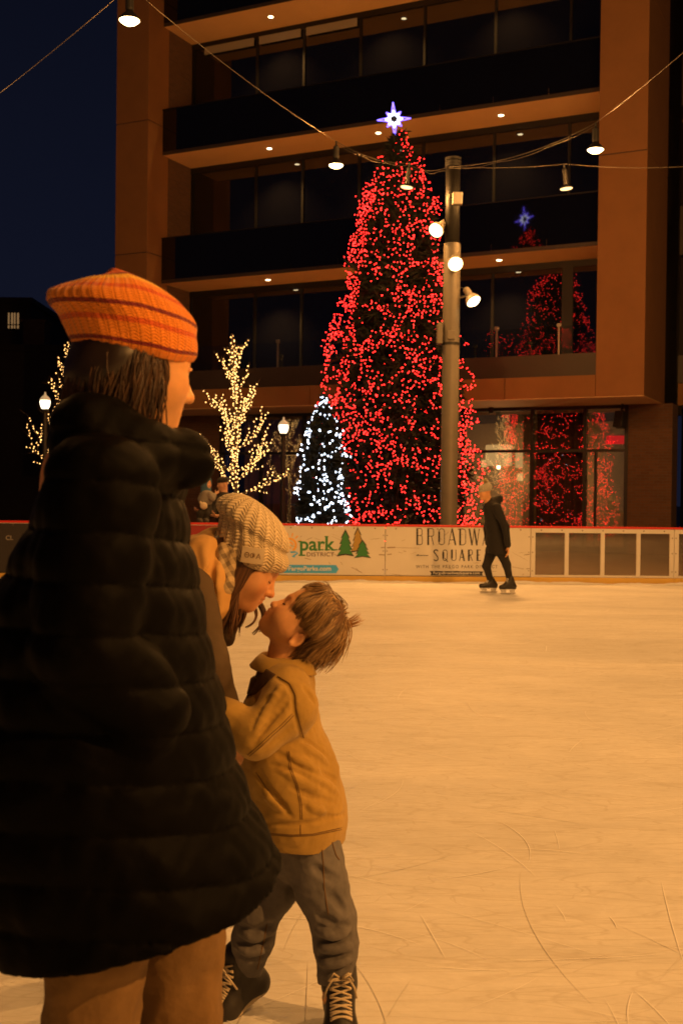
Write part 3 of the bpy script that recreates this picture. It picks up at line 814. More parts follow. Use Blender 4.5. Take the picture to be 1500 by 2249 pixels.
for nm, m_, bx in (('gold_fir', gold_p, (769, 1157, 802, 1214)), ('green_fir', green_p, (739, 1162, 778, 1222)), ('green_fir', green_p, (777, 1185, 815, 1226))):
    T = fir(*bx); p.poly(nm + '_outline', ink, T, .0012 + p.k * .0002); p.poly(nm, m_, shrink(T, .86), .0016 + p.k * .0002)
p.poly('web_banner', blue_p, [(560, 1258), (738, 1259), (744, 1250), (738, 1241), (560, 1240)], .0014)
p.text('lettering_web', white_p, 'FargoParks.com', 634, 1243.5, 727, 1256.5, lift=.0035, off=.015)
p.strokes('scuff', scuff_m, [([(772, 1246), (795, 1258)], 1.0), ([(782, 1248), (790, 1257)], .8), ([(670, 1226), (683, 1229)], 1.2), ([(748, 1234), (752, 1240)], .8), ([(832, 1218), (845, 1219)], 2.0), ([(836, 1203), (846, 1202)], 1.5)])

# ---- board with the tall lettering
p = Print(pan[0], 0)
def deco(ch, x, w_, y0, y1):
    """monoline letter with one heavy stem"""
    h = y1 - y0; T = 4.0; t_ = 1.5; r_ = w_ / 2; x1 = x + w_
    V = lambda xx, wd=T: ([(xx, y0), (xx, y1)], wd)
    if ch == 'B': return [V(x + 2), ([(x+4, y0+.8), (x1-4, y0+.8)] + arc(x1-4, y0+5, 3.4, 4.2, 90, 0, 5) + [(x1-.6, y0+h*.40)] + arc(x1-4, y0+h*.44-4, 3.4, 4, 0, -90, 5) + [(x+4, y0+h*.44)], t_), ([(x1-5, y0+h*.44)] + arc(x1-4, y0+h*.44+5, 4, 5, 90, 0, 5) + [(x1, y1-5)] + arc(x1-4, y1-5, 4, 4.2, 0, -90, 5) + [(x+4, y1-.8)], t_)]
    if ch == 'R': return [V(x + 2), ([(x+4, y0+.8), (x1-4, y0+.8)] + arc(x1-4, y0+5, 3.8, 4.2, 90, 0, 5) + [(x1-.2, y0+h*.42)] + arc(x1-4, y0+h*.47-4, 3.8, 4, 0, -90, 5) + [(x+4, y0+h*.47)], t_), ([(x1-5, y0+h*.48), (x1, y1)], t_)]
    if ch in 'OQ':
        s_ = [([(x+2, y0+r_), (x+2, y1-r_)], T), (arc(x+r_+.4, y0+r_, r_-.8, r_-.8, 180, 0, 10) + [(x1-.5, y1-r_)] + arc(x+r_+.4, y1-r_, r_-.8, r_-.8, 0, -180, 10), t_)]
        return s_ + ([([(x+r_, y1-6), (x1+1, y1+2)], 1.8)] if ch == 'Q' else [])
    if ch == 'A': return [([(x+w_*.48, y0), (x1-1, y1)], T*.85), ([(x+w_*.48, y0), (x+.5, y1)], t_), ([(x+3, y0+h*.68), (x1-3, y0+h*.68)], t_)]
    if ch == 'D': return [V(x + 2), ([(x+4, y0+.8), (x1-6, y0+.8)] + arc(x1-6, y0+7, 6, 6.2, 90, 0, 6) + [(x1, y1-7)] + arc(x1-6, y1-7, 6, 6.2, 0, -90, 6) + [(x+4, y1-.8)], t_)]
    if ch == 'W': return [([(x, y0), (x+w_*.28, y1)], T*.85), ([(x+w_*.28, y1), (x+w_*.5, y0)], t_), ([(x+w_*.5, y0), (x+w_*.76, y1)], T*.85), ([(x+w_*.76, y1), (x1, y0)], t_)]
    if ch == 'Y': return [([(x, y0), (x+w_*.5, y0+h*.5)], T*.85), ([(x1, y0), (x+w_*.5, y0+h*.5)], t_), ([(x+w_*.5, y0+h*.5), (x+w_*.5, y1)], 3)]
    if ch == 'S': return [(arc(x+r_, y0+r_, r_-.5, r_-.5, 20, 180, 8) + [(x+w_*.85, y0+h*.62)], 2.6), ([(x+w_*.85, y0+h*.60), (x1-.5, y1-r_)] + arc(x+r_, y1-r_, r_-.5, r_-.5, 0, -160, 8), 2.2)]
    if ch == 'U': return [([(x+2, y0), (x+2, y1-r_)], T), (arc(x+r_+.4, y1-r_, r_-.6, r_-.8, 180, 360, 10) + [(x1-.3, y0)], t_)]
    if ch == 'E': return [V(x + 2), ([(x+4, y0+.8), (x1, y0+.8)], t_), ([(x+4, y0+h*.48), (x1-2, y0+h*.48)], t_), ([(x+4, y1-.8), (x1, y1-.8)], t_)]
st = []
for ch, x, w_ in (('B', 914, 13), ('R', 938, 14), ('O', 962, 14), ('A', 984, 17), ('D', 1008, 14), ('W', 1030, 22), ('A', 1059, 17), ('Y', 1083, 17)): st += deco(ch, x, w_, 1160 + (x - 914) * .010, 1197 + (x - 914) * .006)
p.strokes('lettering_name', ink, st)
st = []
for ch, x, w_ in (('S', 952, 10), ('Q', 971, 11), ('U', 990, 11), ('A', 1008, 12), ('R', 1027, 10), ('E', 1046, 9)): st += deco(ch, x, w_, 1207, 1232)
p.strokes('lettering_square', ink, st)
p.strokes('lettering_dash', ink, [([(914, 1220), (940, 1220)], 1.4), ([(914, 1220), (919, 1217.5)], 1.2), ([(1067, 1221), (1092, 1221)], 1.4), ([(1092, 1221), (1087, 1218.5)], 1.2)])
p.text('lettering_small', mat('grey_print', (.08, .06, .05), .5), 'WITH THE FARGO PARK DISTRICT', 913, 1241, 1092, 1248, off=.004, sp=1.35)
p.poly('web_banner', ink, [(943, 1254), (1061, 1255), (1058, 1260), (1060, 1264.5), (945, 1263.5), (947, 1259)], .0014)
p.text('lettering_web', white_p, 'FargoBroadwaySquare.com', 951, 1255.2, 1053, 1263.2, lift=.0035, off=.012)
p.strokes('scuff', scuff_m, [([(850, 1203), (868, 1202)], 2.2), ([(850, 1218), (860, 1217)], 1.6), ([(850, 1202), (920, 1204)], .6), ([(1150, 1219), (1163, 1217)], 1.5), ([(1120, 1244), (1150, 1250)], .8), ([(1155, 1249), (1163, 1249)], 1.5)])
# ---- cut-off lettering of the dark board at the left
p = Print(pan[-5], -5)
wear(pan[-1], 3); wear(pan[0], 4); wear(pan[-2], 5)
p.text('lettering', mat('dim_white_print', (.35, .32, .28), .6), 'CL', 14, 1176, 30, 1186, off=.01)
p = Print(pan[1], 1)
# ================================================================== lamps, cables, pole
lens_e = emitter('lamp_lens', (1.0, .70, .30), 14)
lens_dim = emitter('lamp_lens_soft', (1.0, .62, .24), 3)
housing = mat('dark_lamp_housing', (.018, .016, .014), .5)
steel = mat('galvanised_pole', (.20, .175, .14), .5, metal=.2, noise=(3, .2))
cable_m = mat('steel_cable', (.12, .10, .08), .5, metal=.3)
def light(name, kind, parent, loc, energy, col, rot=(0,0,0), size=R(150), blend=.9, rad=.12):
    d = bpy.data.lights.new(name, kind); d.energy = energy; d.color = col; d.shadow_soft_size = rad
    if kind == 'SPOT': d.spot_size = size; d.spot_blend = blend
    o = bpy.data.objects.new(name, d); C.objects.link(o); o.parent = parent; o.location = loc; o.rotation_euler = rot; return o
def hanging_lamp(P, r, label, tilt=(0, 0), lens=None, W=None, hood=1.0):
    """P = centre of the lit opening; tilt in degrees about x and y"""
    t = empty('hanging_lamp', P, label, 'lamp', 'lamps hung on cables over the rink')
    t.rotation_euler = (R(tilt[0]), R(tilt[1]), 0)
    q = MB(); q.lathe([(r, .0), (r * .97, .012), (r * .62, .075 * hood), (r * .36, .10 * hood), (r * .33, .12 * hood)], 28); o = q.build('lamp_shade', housing, t, world=False, smooth=True)
    q = MB(); q.lathe([(r * .36, .12 * hood), (r * .38, .15), (r * .38, .32), (r * .20, .34), (.018, .36), (.018, .42)], 20); q.build('housing', housing, t, world=False, smooth=False)
    q = MB(); q.lathe([(.0, -.055 * hood), (r * .55, -.042 * hood), (r * .85, -.012), (r * .94, .004)][::1], 28); q.build('lens', lens or lens_e, t, world=False, smooth=True)
    light('lamp_light', 'POINT', t, (0, 0, -.13), W or LAMP_W, AMBER, rad=.06)
    return t
def cable(pts, label, sag=.0, r=.0045, extra=None):
    q = MB(); P = []
    for a, b in zip(pts[:-1], pts[1:]):
        for i in range(16):
            s_ = i / 16; P.append(np.asarray(a) * (1 - s_) + np.asarray(b) * s_ - np.array([0, 0, sag * 4 * s_ * (1 - s_)]))
    P.append(np.asarray(pts[-1])); q.tube(P, r, 6)
    if extra:                                          # a slack power lead wound along the cable
        rs = random.Random(3); P2 = [p + np.array([rs.uniform(-.01, .01), 0, -.02 - .03 * abs(math.sin(i * .55))]) for i, p in enumerate(P)]
        q.tube(P2, r * .8, 5)
    o = q.build('cable', cable_m, smooth=True); tag(o, label, 'cable', 'support cables over the rink'); return o
L1 = px(285, 45, 14); L2 = px(738, 363, 19.9); L3 = px(1307, 329, 17.8); L4 = px(893, 411, 20.0); L5 = px(1243, 414, 19.6)
def top(P): return P + np.array([0, 0, .42])
hanging_lamp(L1, .135, 'bright hanging lamp at the top against the left pale column')
hanging_lamp(L2, .135, 'bright hanging lamp left of the tree, below the lit soffit')
hanging_lamp(L3, .135, 'bright hanging lamp in front of the right pale column')
hanging_lamp(L4, .115, 'dim hanging lamp seen edge-on against the red-lit tree', (2, 7), lens_dim, LAMP_W * .5, .5)
hanging_lamp(L5, .115, 'dim hanging lamp just left of the right pale column', (2, -7), lens_dim, LAMP_W * .5, .5)
PB = np.array([px(985, 1150, 20.0)[0], 20.0, 0.0])          # foot of the light pole
PT = px(988, 352, 20.0); POLE_H = PT[2]
PCL = px(985, 366, 19.85)
A2 = np.array([-9.4, 22.0, 7.4]); E3 = np.array([7.0, -1.6, 6.62]); E1 = np.array([-5.6, 6.0, 7.6])
c12 = top(L1)
cable([A2, px(0, 205, 16.9), c12], 'cable running out of the top left corner', .02)
cable([c12, top(L2)], 'cable sloping down from the top to the lamp left of the tree', .10)
cable([top(L2), top(L4), PCL], 'slack cable crossing in front of the tree to the pole', .10, extra=True)
cable([PCL, top(L3)], 'drooping cable from the pole up to the lamp at the right', .16, extra=True)
cable([top(L3), px(1500, 115, 14.9), E3], 'cable rising out of the right edge of the photo', .02)
cable([PCL, top(L5), px(1500, 366, 19.4), np.array([11.5, 18.6, 7.35])], 'nearly level thin cable from the pole to the right edge', .04)
cable([c12, E1, np.array([-6.0, -4.0, 7.6])], 'cable overhead beyond the top of the photo', .1)
for P, w_, lb in (((-6.4, 17.9, 6.7), .5, 'lamp over the rink outside the photo, far left'), ((-5.4, 8.4, 6.75), .2, 'lamp over the rink outside the photo, near left'), ((5.1, 11.2, 6.75), .9, 'lamp over the rink outside the photo, right'),
              ((6.2, 5.2, 6.75), 1.8, 'lamp over the rink outside the photo, near right'), ((1.6, 7.4, 6.75), .6, 'lamp over the rink above the top of the photo'), ((1.4, .8, 6.75), .5, 'lamp over the rink above the photographer'), ((3.0, -6.0, 6.0), .4, 'lamp over the rink far behind the photographer'), ((7.0, -1.6, 6.2), 5.6, 'lamp over the rink behind the photographer'), ((9.5, 18.9, 6.7), .6, 'lamp over the rink outside the photo, far right')):
    hanging_lamp(np.array(P), .135, lb, W=NEAR_W * w_)
cable([np.array([1.9, 13.0, 7.5]), np.array([1.6, 7.4, 7.17]), np.array([1.4, .8, 7.17]), np.array([3.0, -6.0, 6.42])], 'cable overhead above the top of the photo', .02)

# ------------------------------------------------------------------ floodlight pole
pole = empty('light_pole', PB, 'tall steel light pole in front of the red-lit tree', 'light pole')
def pz(x, y, d=20.0): return px(x, y, d) - PB
zt = pz(985, 536)[2]
q = MB(); q.lathe([(.128, zt + .004), (.126, POLE_H - .02), (.06, POLE_H)], 28); q.build('shaft_top', mat('shaded_steel', (.008, .007, .006), .5), pole, world=False, smooth=True)  # near-black upper pole: the dark above the floodlights is painted in
q = MB(); q.lathe([(.15, 0), (.15, zt - .06), (.142, zt - .01), (.12, zt)], 28); q.build('shaft', steel, pole, world=False, smooth=True)
auto_smooth(bpy.data.objects['shaft'])
q = MB(); q.lathe([(.26, -.06), (.26, .02), (.19, .10), (.155, .11)], 28); q.build('base', steel, pole, world=False)
def pole_box(name, x0, y0, x1, y1, d, dep, m_=None):
    a = pz(x0, y1, d); b = pz(x1, y0, d)
    q = MB(); q.box((a[0], a[1], a[2]), (b[0], a[1] + dep, b[2]), .012); return q.build(name, m_ or steel, pole, world=False)
pole_box('sensor_box', 994, 421, 1016, 447, 19.7, .14, mat('pale_box', (.5, .46, .4), .5))
pole_box('bracket', 985, 424, 996, 432, 19.78, .06)
pole_box('junction_box', 960, 708, 973, 754, 19.86, .22)
pole_box('junction_box', 982, 725, 999, 745, 19.78, .10)
q = MB()
for y in (352, 360, 366): z = pz(985, y)[2]; q.lathe([(.142, z - .02), (.142, z + .02)], 24)
for y in (755, 758): z = pz(985, y)[2]; q.lathe([(.156, z - .012), (.156, z + .012)], 24)
q.build('cable_clamp', housing, pole, world=False)
q = MB()
for y in (800, 815, 832): P = pz(991, y, 19.845); q.lathe([(.014, 0), (.014, .012)], 8, M=Matrix.Translation(tuple(P)) @ Matrix.Rotation(R(90), 4, 'X'))
q.build('bolt', bolt_m, pole, world=False)
def flood(x, y, d, aim, arm_from, W):
    """floodlight head: lens centre at the pixel, pointing along aim"""
    P = pz(x, y, d); aim = nrm(aim)
    Mr = Vector(aim).to_track_quat('Z', 'Y').to_matrix().to_4x4(); M_ = Matrix.Translation(tuple(P)) @ Mr
    q = MB(); q.lathe([(.135, .0), (.132, -.05), (.10, -.11), (.062, -.14), (.06, -.30), (.045, -.32), (0, -.325)], 24, M=M_)
    h = q.build('floodlight', mat('cream_lamp_metal', (.42, .37, .30), .4), pole, world=False, smooth=True); auto_smooth(h)
    q = MB(); q.lathe([(.125, -.004), (.09, .03), (0, .045)], 24, M=M_); q.build('lens', lens_e, h, world=False, smooth=True)
    a = np.asarray(arm_from); b = P - aim * .16
    q = MB(); q.tube([a, b], .018, 8)
    mid = (a + P - aim * .31) / 2 + np.array([0, 0, .12]); q.tube([a + np.array([0, 0, .05]), mid, P - aim * .31], .007, 6); q.build('arm', steel, h, world=False)
    light('flood_light', 'SPOT', h, tuple(P + aim * .10), W, AMBER, rot=Vector(-aim).to_track_quat('Z', 'Y').to_euler(), size=R(130), blend=.6, rad=.11)
flood(957, 506, 19.75, (-.50, -.75, -.62), pz(975, 500, 19.95), FLOOD_W)
flood(1000, 580, 19.6, (.06, -.86, -.55), pz(994, 560, 19.9), FLOOD_W)
flood(1040, 662, 19.8, (.42, -.50, -.80), pz(1000, 657, 19.95), FLOOD_W)

# ------------------------------------------------------------------ conifers and light strings
needle = mat('fir_needles', (.006, .011, .006), .8, noise=(1.5, .4))
bark = mat('bark', (.10, .07, .05), .9, noise=(6, .4), bump=(20, .6, .02))
wire_m = mat('green_wire', (.02, .03, .02), .6)
def conifer(name, loc, prof, n, seed, label, clump=.30):
    t = empty(name, loc, label, 'tree'); rs = np.random.RandomState(seed)
    zs = np.array([p[0] for p in prof]); rr = np.array([p[1] for p in prof]); H_ = zs[-1]
    q = MB(); q.tube([(0, 0, -.06), (0, 0, H_ * .5), (0, 0, H_ * .97)], [.035 * H_ ** .5 + .03, .03 * H_ ** .5, .02], 10); q.build('trunk', bark, t, world=False, smooth=True)
    V = []; Fq = []
    for i in range(n):
        # even over the area of the cone, clumped in boughs
        while True:
            z = rs.uniform(zs[0], H_)
            if rs.rand() < (np.interp(z, zs, rr) + .06) / (rr.max() + .06): break
        rad = np.interp(z, zs, rr); th = rs.uniform(0, 2 * PI)
        bough = .72 + .12 * math.sin(th * 5 + z * 2.1) * math.sin(z * 5.3 + th * 2) + .06 * math.sin(th * 13 + z * 9)
        r_ = rad * bough * (1 - .6 * rs.rand() ** 1.6)
        c = np.array([r_ * math.cos(th), r_ * math.sin(th), z]); outw = np.array([math.cos(th), math.sin(th), 0])
        d = nrm(outw * 1.0 + np.array([0, 0, rs.uniform(-.45, .35)]) + rs.normal(size=3) * .35)
        L = clump * rs.uniform(.5, 1.1) * (.5 + .5 * min(1, rad / rr.max() + .3))
        for k in range(4):
            dd = nrm(d + rs.normal(size=3) * .42); sd = nrm(np.cross(dd, rs.normal(size=3))) * L * .085
            o = c + dd * (-.3 * L) + rs.normal(size=3) * L * .12; b = len(V)
            V += [o - sd * .5, o + sd * .5, o + dd * L * .5 + sd, o + dd * L * .5 - sd, o + dd * L]
            Fq += [(b, b+1, b+2, b+3), (b+3, b+2, b+4)]
    mesh_np('foliage', V, Fq, needle, t, world=False, smooth=False); return t
def bulb_mesh(r, flat=1.0):
    q = MB(); q.sphere((0, 0, 0), r, 6, 4, (1, 1, 1.25)); return q
def string(name_loc, pts, r, material, label, group, wires=None):
    """a light string: one hundred nearest bulbs as parts, the others as one part"""
    t = empty('string_lights', name_loc, label, 'string lights', group); o3 = np.asarray(name_loc, float)
    P = np.asarray(pts) ; dist = np.linalg.norm(P - CAM, axis=1); od = np.argsort(dist); P = P[od]
    base = bulb_mesh(r); me = bpy.data.meshes.new('bulb'); me.from_pydata(base.v, [], base.f); me.materials.append(material)
    me.polygons.foreach_set('use_smooth', np.ones(len(me.polygons), dtype=bool))
    for p in P[:100]:
        o = bpy.data.objects.new('bulb', me); C.objects.link(o); o.parent = t; o.location = tuple(p - o3)
    bv = np.array(base.v); nb = len(bv); V = (P[100:, None, :] + bv[None]).reshape(-1, 3)
    Fq = [tuple(i * nb + k for k in f) for i in range(len(P) - 100) for f in base.f]
    o = mesh_np('bulbs', V, Fq, material, t); o['kind'] = 'stuff'
    if wires:
        q = MB()
        for w_ in wires:
            if len(w_) > 1: q.tube(w_, .004, 3, cap=False)
        q.build('wire', wire_m, t)
    return t
def cone_strings(loc, prof, total, step, seed, seg=(6, 26), zmin=.1, cell=.07):
    zs = np.array([p[0] for p in prof]); rr = np.array([p[1] for p in prof]); H_ = zs[-1]; rs = np.random.RandomState(seed)
    pts = []; wires = []; seen = set(); tries = 0
    while len(pts) < total and tries < 40000:
        tries += 1
        while True:
            z = rs.uniform(zmin, H_)
            if rs.rand() < (np.interp(z, zs, rr) + .12) / (rr.max() + .12): break
        th = rs.uniform(0, 2 * PI); hd = rs.choice([0.0, PI]) + rs.normal() * .5; w_ = []; dep = math.sqrt(rs.uniform(.40, 1.10))
        for i in range(rs.randint(*seg)):
            rad = max(.05, np.interp(z, zs, rr)); r_ = rad * dep * (1 + .05 * math.sin(th * 5 + z * 2.1) * math.sin(z * 5.3 + th * 2)) + rs.normal() * .035
            p = np.array([r_ * math.cos(th), r_ * math.sin(th), z]) + rs.normal(size=3) * .03 + loc
            key = tuple(np.floor(p / cell).astype(int))
            if z > zmin and key not in seen: pts.append(p); w_.append(p); seen.add(key)
            hd += rs.normal() * .42; th += step * math.cos(hd) / rad; z += step * math.sin(hd) * .9
            if z > H_ - .03 or z < zmin: break
            if rs.rand() < .06: break
        wires.append(w_)
    return pts[:total], wires
red_e = emitter('red_bulb', (1.0, .018, .014), 15)
whi_e = emitter('white_bulb', (.72, .82, 1.0), 9.0, False)
warm_e = emitter('warm_bulb', (1.0, .50, .14), 6.0, False)
XT = np.array([px(868, 1100, 26.2)[0], 26.2, 0.0])
k_ = 26.2 / F_PX; z_ = lambda y: (1098.3 - y) * k_ + CAM_H
PROF = [(.0, 195 * k_), (z_(1100), 190 * k_), (z_(1000), 180 * k_), (z_(900), 170 * k_), (z_(800), 156 * k_), (z_(700), 136 * k_), (z_(600), 116 * k_), (z_(500), 98 * k_), (z_(430), 80 * k_), (z_(350), 45 * k_), (z_(310), 24 * k_), (z_(293), 10 * k_)]
conifer('christmas_tree', XT, PROF, 6500, 1, 'tall fir tree covered in red lights with a star on top', .34)
pts, wr = cone_strings(XT, PROF, 6000, .09, 2, cell=.085)
red_string = string(XT, pts, .0098, red_e, 'red light strings wound over the tall fir tree', 'light strings on the trees', wr)
XW = np.array([px(708, 1100, 24.1)[0], 24.1, 0.0]); k2 = 24.1 / F_PX; z2 = lambda y: (1097 - y) * k2 + CAM_H
PROFW = [(.0, 68 * k2), (z2(1130), 66 * k2), (z2(1050), 60 * k2), (z2(980), 49 * k2), (z2(930), 33 * k2), (z2(890), 14 * k2), (z2(868), 4 * k2)]
conifer('fir_tree', XW, PROFW, 2600, 11, 'short fir tree with cold white lights at the foot of the red-lit tree', .24)
pts, wr = cone_strings(XW, PROFW, 520, .10, 12)
string(XW, pts, .0145, whi_e, 'cold white light string on the short fir tree', 'light strings on the trees', wr)

# ------------------------------------------------------------------ star
SC = px(865, 262, 26.2)
star = empty('tree_star', SC, 'glowing blue and white eight-pointed star on the tree top', 'star')
def star_pts(RL, RS_, ri, sx=1.0, sy=1.0):
    P = []
    for i in range(16):
        a = PI / 2 + i * PI / 8; r_ = (RL if i % 4 == 0 else RS_) if i % 2 == 0 else ri
        P.append((r_ * math.cos(a) * sx, 0, r_ * math.sin(a) * sy))
    return P
def star_tube(name, P, r, m_, dy, rot=R(4)):
    Q = [np.array((x * math.cos(rot) - z * math.sin(rot) + z * .0, dy, x * math.sin(rot) + z * math.cos(rot))) for x, _, z in P]; Q.append(Q[0]); q = MB()
    for a, b in zip(Q[:-1], Q[1:]): q.tube([a, b], r, 6)
    return q.build(name, m_, star, world=False, smooth=True)
star_tube('outer_tube', star_pts(.39, .235, .12), .0135, emitter('blue_neon', (.16, .10, 1.0), 5.0, False), 0)
star_tube('inner_tube', star_pts(.20, .17, .11), .0135, emitter('white_neon', (.80, .80, 1.0), 4.0, False), -.015)
star_tube('core_tube', star_pts(.135, .12, .075), .0115, emitter('white_neon', (.80, .80, 1.0), 4.0, False), -.03)
star_tube('core_tube', star_pts(.16, .14, .09), .0095, emitter('white_neon', (.80, .80, 1.0), 4.0, False), -.022)
q = MB(); q.tube([(0, .02, .25), (0, .02, -.62)], .012, 6); q.build('mount', housing, star, world=False)

# ------------------------------------------------------------------ bare trees wound with warm lights
def bare_tree(loc, seed, H_, label, string_label, nb, lights=True):
    rs = np.random.RandomState(seed); t = empty('bare_tree', loc, label, 'tree', 'bare plaza trees wound with warm lights')
    L = []; segs = []
    def limb(p, d, ln, r_, lev, wob, rise):
        n = max(3, int(ln / .10)); P = [np.array(p, float)]; d = nrm(d)
        for i in range(n):
            d = nrm(d + rs.normal(size=3) * wob + np.array([0, 0, rise])); P.append(P[-1] + d * ln / n)
        segs.append((P, r_, r_ * .4, lev)); return P, n
    P0, n0 = limb((0, 0, 0), (0, 0, 1), H_, .055, 0, .012, .02)
    K = 21
    for k in range(K):
        s_ = .30 + .58 * (k / (K - 1)) ** 1.15 + rs.uniform(-.02, .02); a = k * 2.4 + rs.uniform(-.2, .2)
        el = R(24 + 42 * (k / (K - 1)) + rs.uniform(-7, 7)); ln = (1.42 - .85 * (k / (K - 1))) * H_ / 4.95 * rs.uniform(.8, 1.08)
        P1, n1 = limb(P0[int(s_ * n0)], (math.cos(a) * math.cos(el), math.sin(a) * math.cos(el), math.sin(el)), ln, .024, 1, .07, .055)
        for j in range(7):
            i1 = min(n1 - 1, int((.2 + .125 * j) * n1)); dv = nrm(P1[i1 + 1] - P1[i1]); P2, n2 = limb(P1[i1], dv + nrm(rs.normal(size=3)) * .7 + np.array([0, 0, .25]), ln * rs.uniform(.28, .48), .011, 2, .09, .05)
            for g in range(2):
                i2 = rs.randint(1, n2); limb(P2[i2], nrm(P2[i2] - P2[i2 - 1]) + nrm(rs.normal(size=3)) * .7, ln * rs.uniform(.12, .24), .005, 3, .1, .03)
    tr = MB(); br = MB()
    for P, a, b, lev in segs: (tr if lev == 0 else br).tube(P, list(np.linspace(a, b, len(P))), 6 if lev < 2 else 4)
    tr.build('trunk', bark, t, world=False, smooth=True); br.build('branches', bark, t, world=False, smooth=True)
    # bulbs wound round the trunk and the limbs
    pts = []; wires = []
    for P, a, b, lev in segs:
        if lev == 3: continue
        P = np.array(P); ln = np.linalg.norm(np.diff(P, axis=0), axis=1).sum(); st_ = {0: .040, 1: .070, 2: .075, 3: .10}[lev]
        n = int(ln / st_); w_ = []
        for i in range(n):
            s_ = i / max(1, n) * (len(P) - 1); k = int(s_); f = s_ - k; p = P[k] * (1 - f) + P[min(k+1, len(P)-1)] * f
            r_ = a + (b - a) * i / max(1, n) + .012; q_ = i * 2.3
            w_.append(p + np.array([r_ * math.cos(q_), r_ * math.sin(q_), 0]) + rs.normal(size=3) * .008 + np.asarray(loc))
        pts += [x for x in w_ if x[2] > .2]; wires.append(w_)
    if len(pts) > nb:
        idx = rs.choice(len(pts), nb, replace=False); pts = [pts[i] for i in idx]
    string(loc, pts, .0118, warm_e, string_label, 'light strings on the trees', wires)
    return t
TB = np.array([px(522, 1100, 25.0)[0], 25.0, -.06])
bare_tree(TB, 31, (1094 - 735) * .01 + CAM_H + .06, 'bare young tree wound with warm lights above the woman\'s knit hat', 'warm light string on the bare tree above the knit hat', 1150)
TL = np.array([px(146, 1100, 31.0)[0], 31.0, -.06])
bare_tree(TL, 23, (1090 - 745) * .0124 + CAM_H, 'bare tree wound with warm lights at the left behind the passing person', 'warm light string on the bare tree at the left edge', 900)

# ------------------------------------------------------------------ street lanterns
def lantern(P, label):
    """P = centre of the globe"""
    t = empty('street_lantern', (P[0], P[1], -.06), label, 'lantern', 'globe lanterns on posts'); h = P[2] + .06
    q = MB(); q.lathe([(.16, 0), (.16, .12), (.09, .2), (.07, .8), (.055, h - .25), (.10, h - .20), (.08, h - .16)], 16); q.build('post', housing, t, world=False)
    q = MB(); q.lathe([(.075, h - .16), (.115, h - .08), (.13, h + .02), (.10, h + .10), (.05, h + .15), (0, h + .17)], 20); q.build('globe', emitter('lantern_globe', (1, .82, .55), 4), t, world=False, smooth=True)
    q = MB(); q.lathe([(.128, h + .055), (.135, h + .075), (.09, h + .14), (.03, h + .19), (.02, h + .25), (0, h + .27)], 20)
    q.build('cap', mat('frosted_cap', (.5, .42, .3), .4, emit=(1, .7, .35), estr=.35), t, world=False, smooth=True)
lantern(px(100, 884, 28.5), 'globe lantern glowing at the left beside the passing person')
lantern(px(623, 938, 29.5), 'globe lantern glowing right of the warm-lit bare tree')
# ================================================================== people
skin_m = mat('skin', (.62, .38, .26), .48, attr='tint', noise=(28, .16), bump=(420, .22, .0012), sss=.12, spec=.4)
def head(S, fr, h=1.0, nose=1.0, fem=0.0, chub=0.0, mouth=0.0, k=.02, ears=True, detail=True, closed=True, ear=(0, 0)):
    H = fr.H; M = fr.M
    E = lambda c, r, k_=.02, mode='+': S.ell(fr.p(*c), np.array(r) * H, M, k_ * H * 5, mode)
    B = lambda c, r, k_=.02, mode='+': S.ball(fr.p(*c), r * H, k_ * H * 5, mode)
    K = lambda a, b, ra, rb, k_=.02: S.cap(fr.p(*a), fr.p(*b), ra * H, rb * H, k_ * H * 5)
    E((-.06, 0, .12), (.40, .33, .37), .02)
    E((.08, 0, -.14), (.25, .265 + .03 * chub, .33), .03)
    for s_ in (-1, 1):
        K((-.03, .19 * s_, -.25), (.20, .06 * s_, -.42), .085, .075, .03)
        B((.20, (.14 + .01 * chub) * s_, -.16 - .04 * chub), .115 + .02 * chub, .03)
    B((.265, 0, -.425), .075, .02)
    E((.255, 0, -.29), (.085, .12, .10), .02)
    if detail:
        nz = .05 * (nose - 1)
        K((.315, 0, -.01), (.40 + nz, 0, -.18), .030, .040, .010)
        B((.405 + nz, 0, -.19), .042, .006)
        for s_ in (-1, 1):
            B((.365 + nz * .5, .048 * s_, -.20), .034, .006)
            K((.305, .04 * s_, .035), (.24, .19 * s_, .03), .045, .035, .012)
            B((.375, .115 * s_, -.035), .062, .012, '-')
            B((.272, .115 * s_, -.03), .062, .004)
            if closed: S.chain([fr.p(.328, .06 * s_, -.045), fr.p(.336, .11 * s_, -.058), fr.p(.315, .17 * s_, -.045)], [.007 * H] * 3, .006 * H)
            B((.398 + nz, .022 * s_, -.222), .013, .003, '-')
        E((.335 + mouth, 0, -.272), (.032, .075, .022), .005)
        E((.328 + mouth, 0, -.325), (.032, .062, .026), .005)
        S.chain([fr.p(.368 + mouth, 0, -.298), fr.p(.35 + mouth, .05, -.30), fr.p(.32, .08, -.305)], [.006 * H] * 3, .006 * H, '-')
        S.chain([fr.p(.368 + mouth, 0, -.298), fr.p(.35 + mouth, -.05, -.30), fr.p(.32, -.08, -.305)], [.006 * H] * 3, .006 * H, '-')
    if ears:
        for s_ in (-1, 1):
            E((-.07 + ear[0], .335 * s_, -.12 + ear[1]), (.075, .028, .12), .006)
            E((-.055 + ear[0], .365 * s_, -.10 + ear[1]), (.042, .024, .07), .006, '-')
            B((-.04 + ear[0], .345 * s_, -.215 + ear[1]), .030, .006)
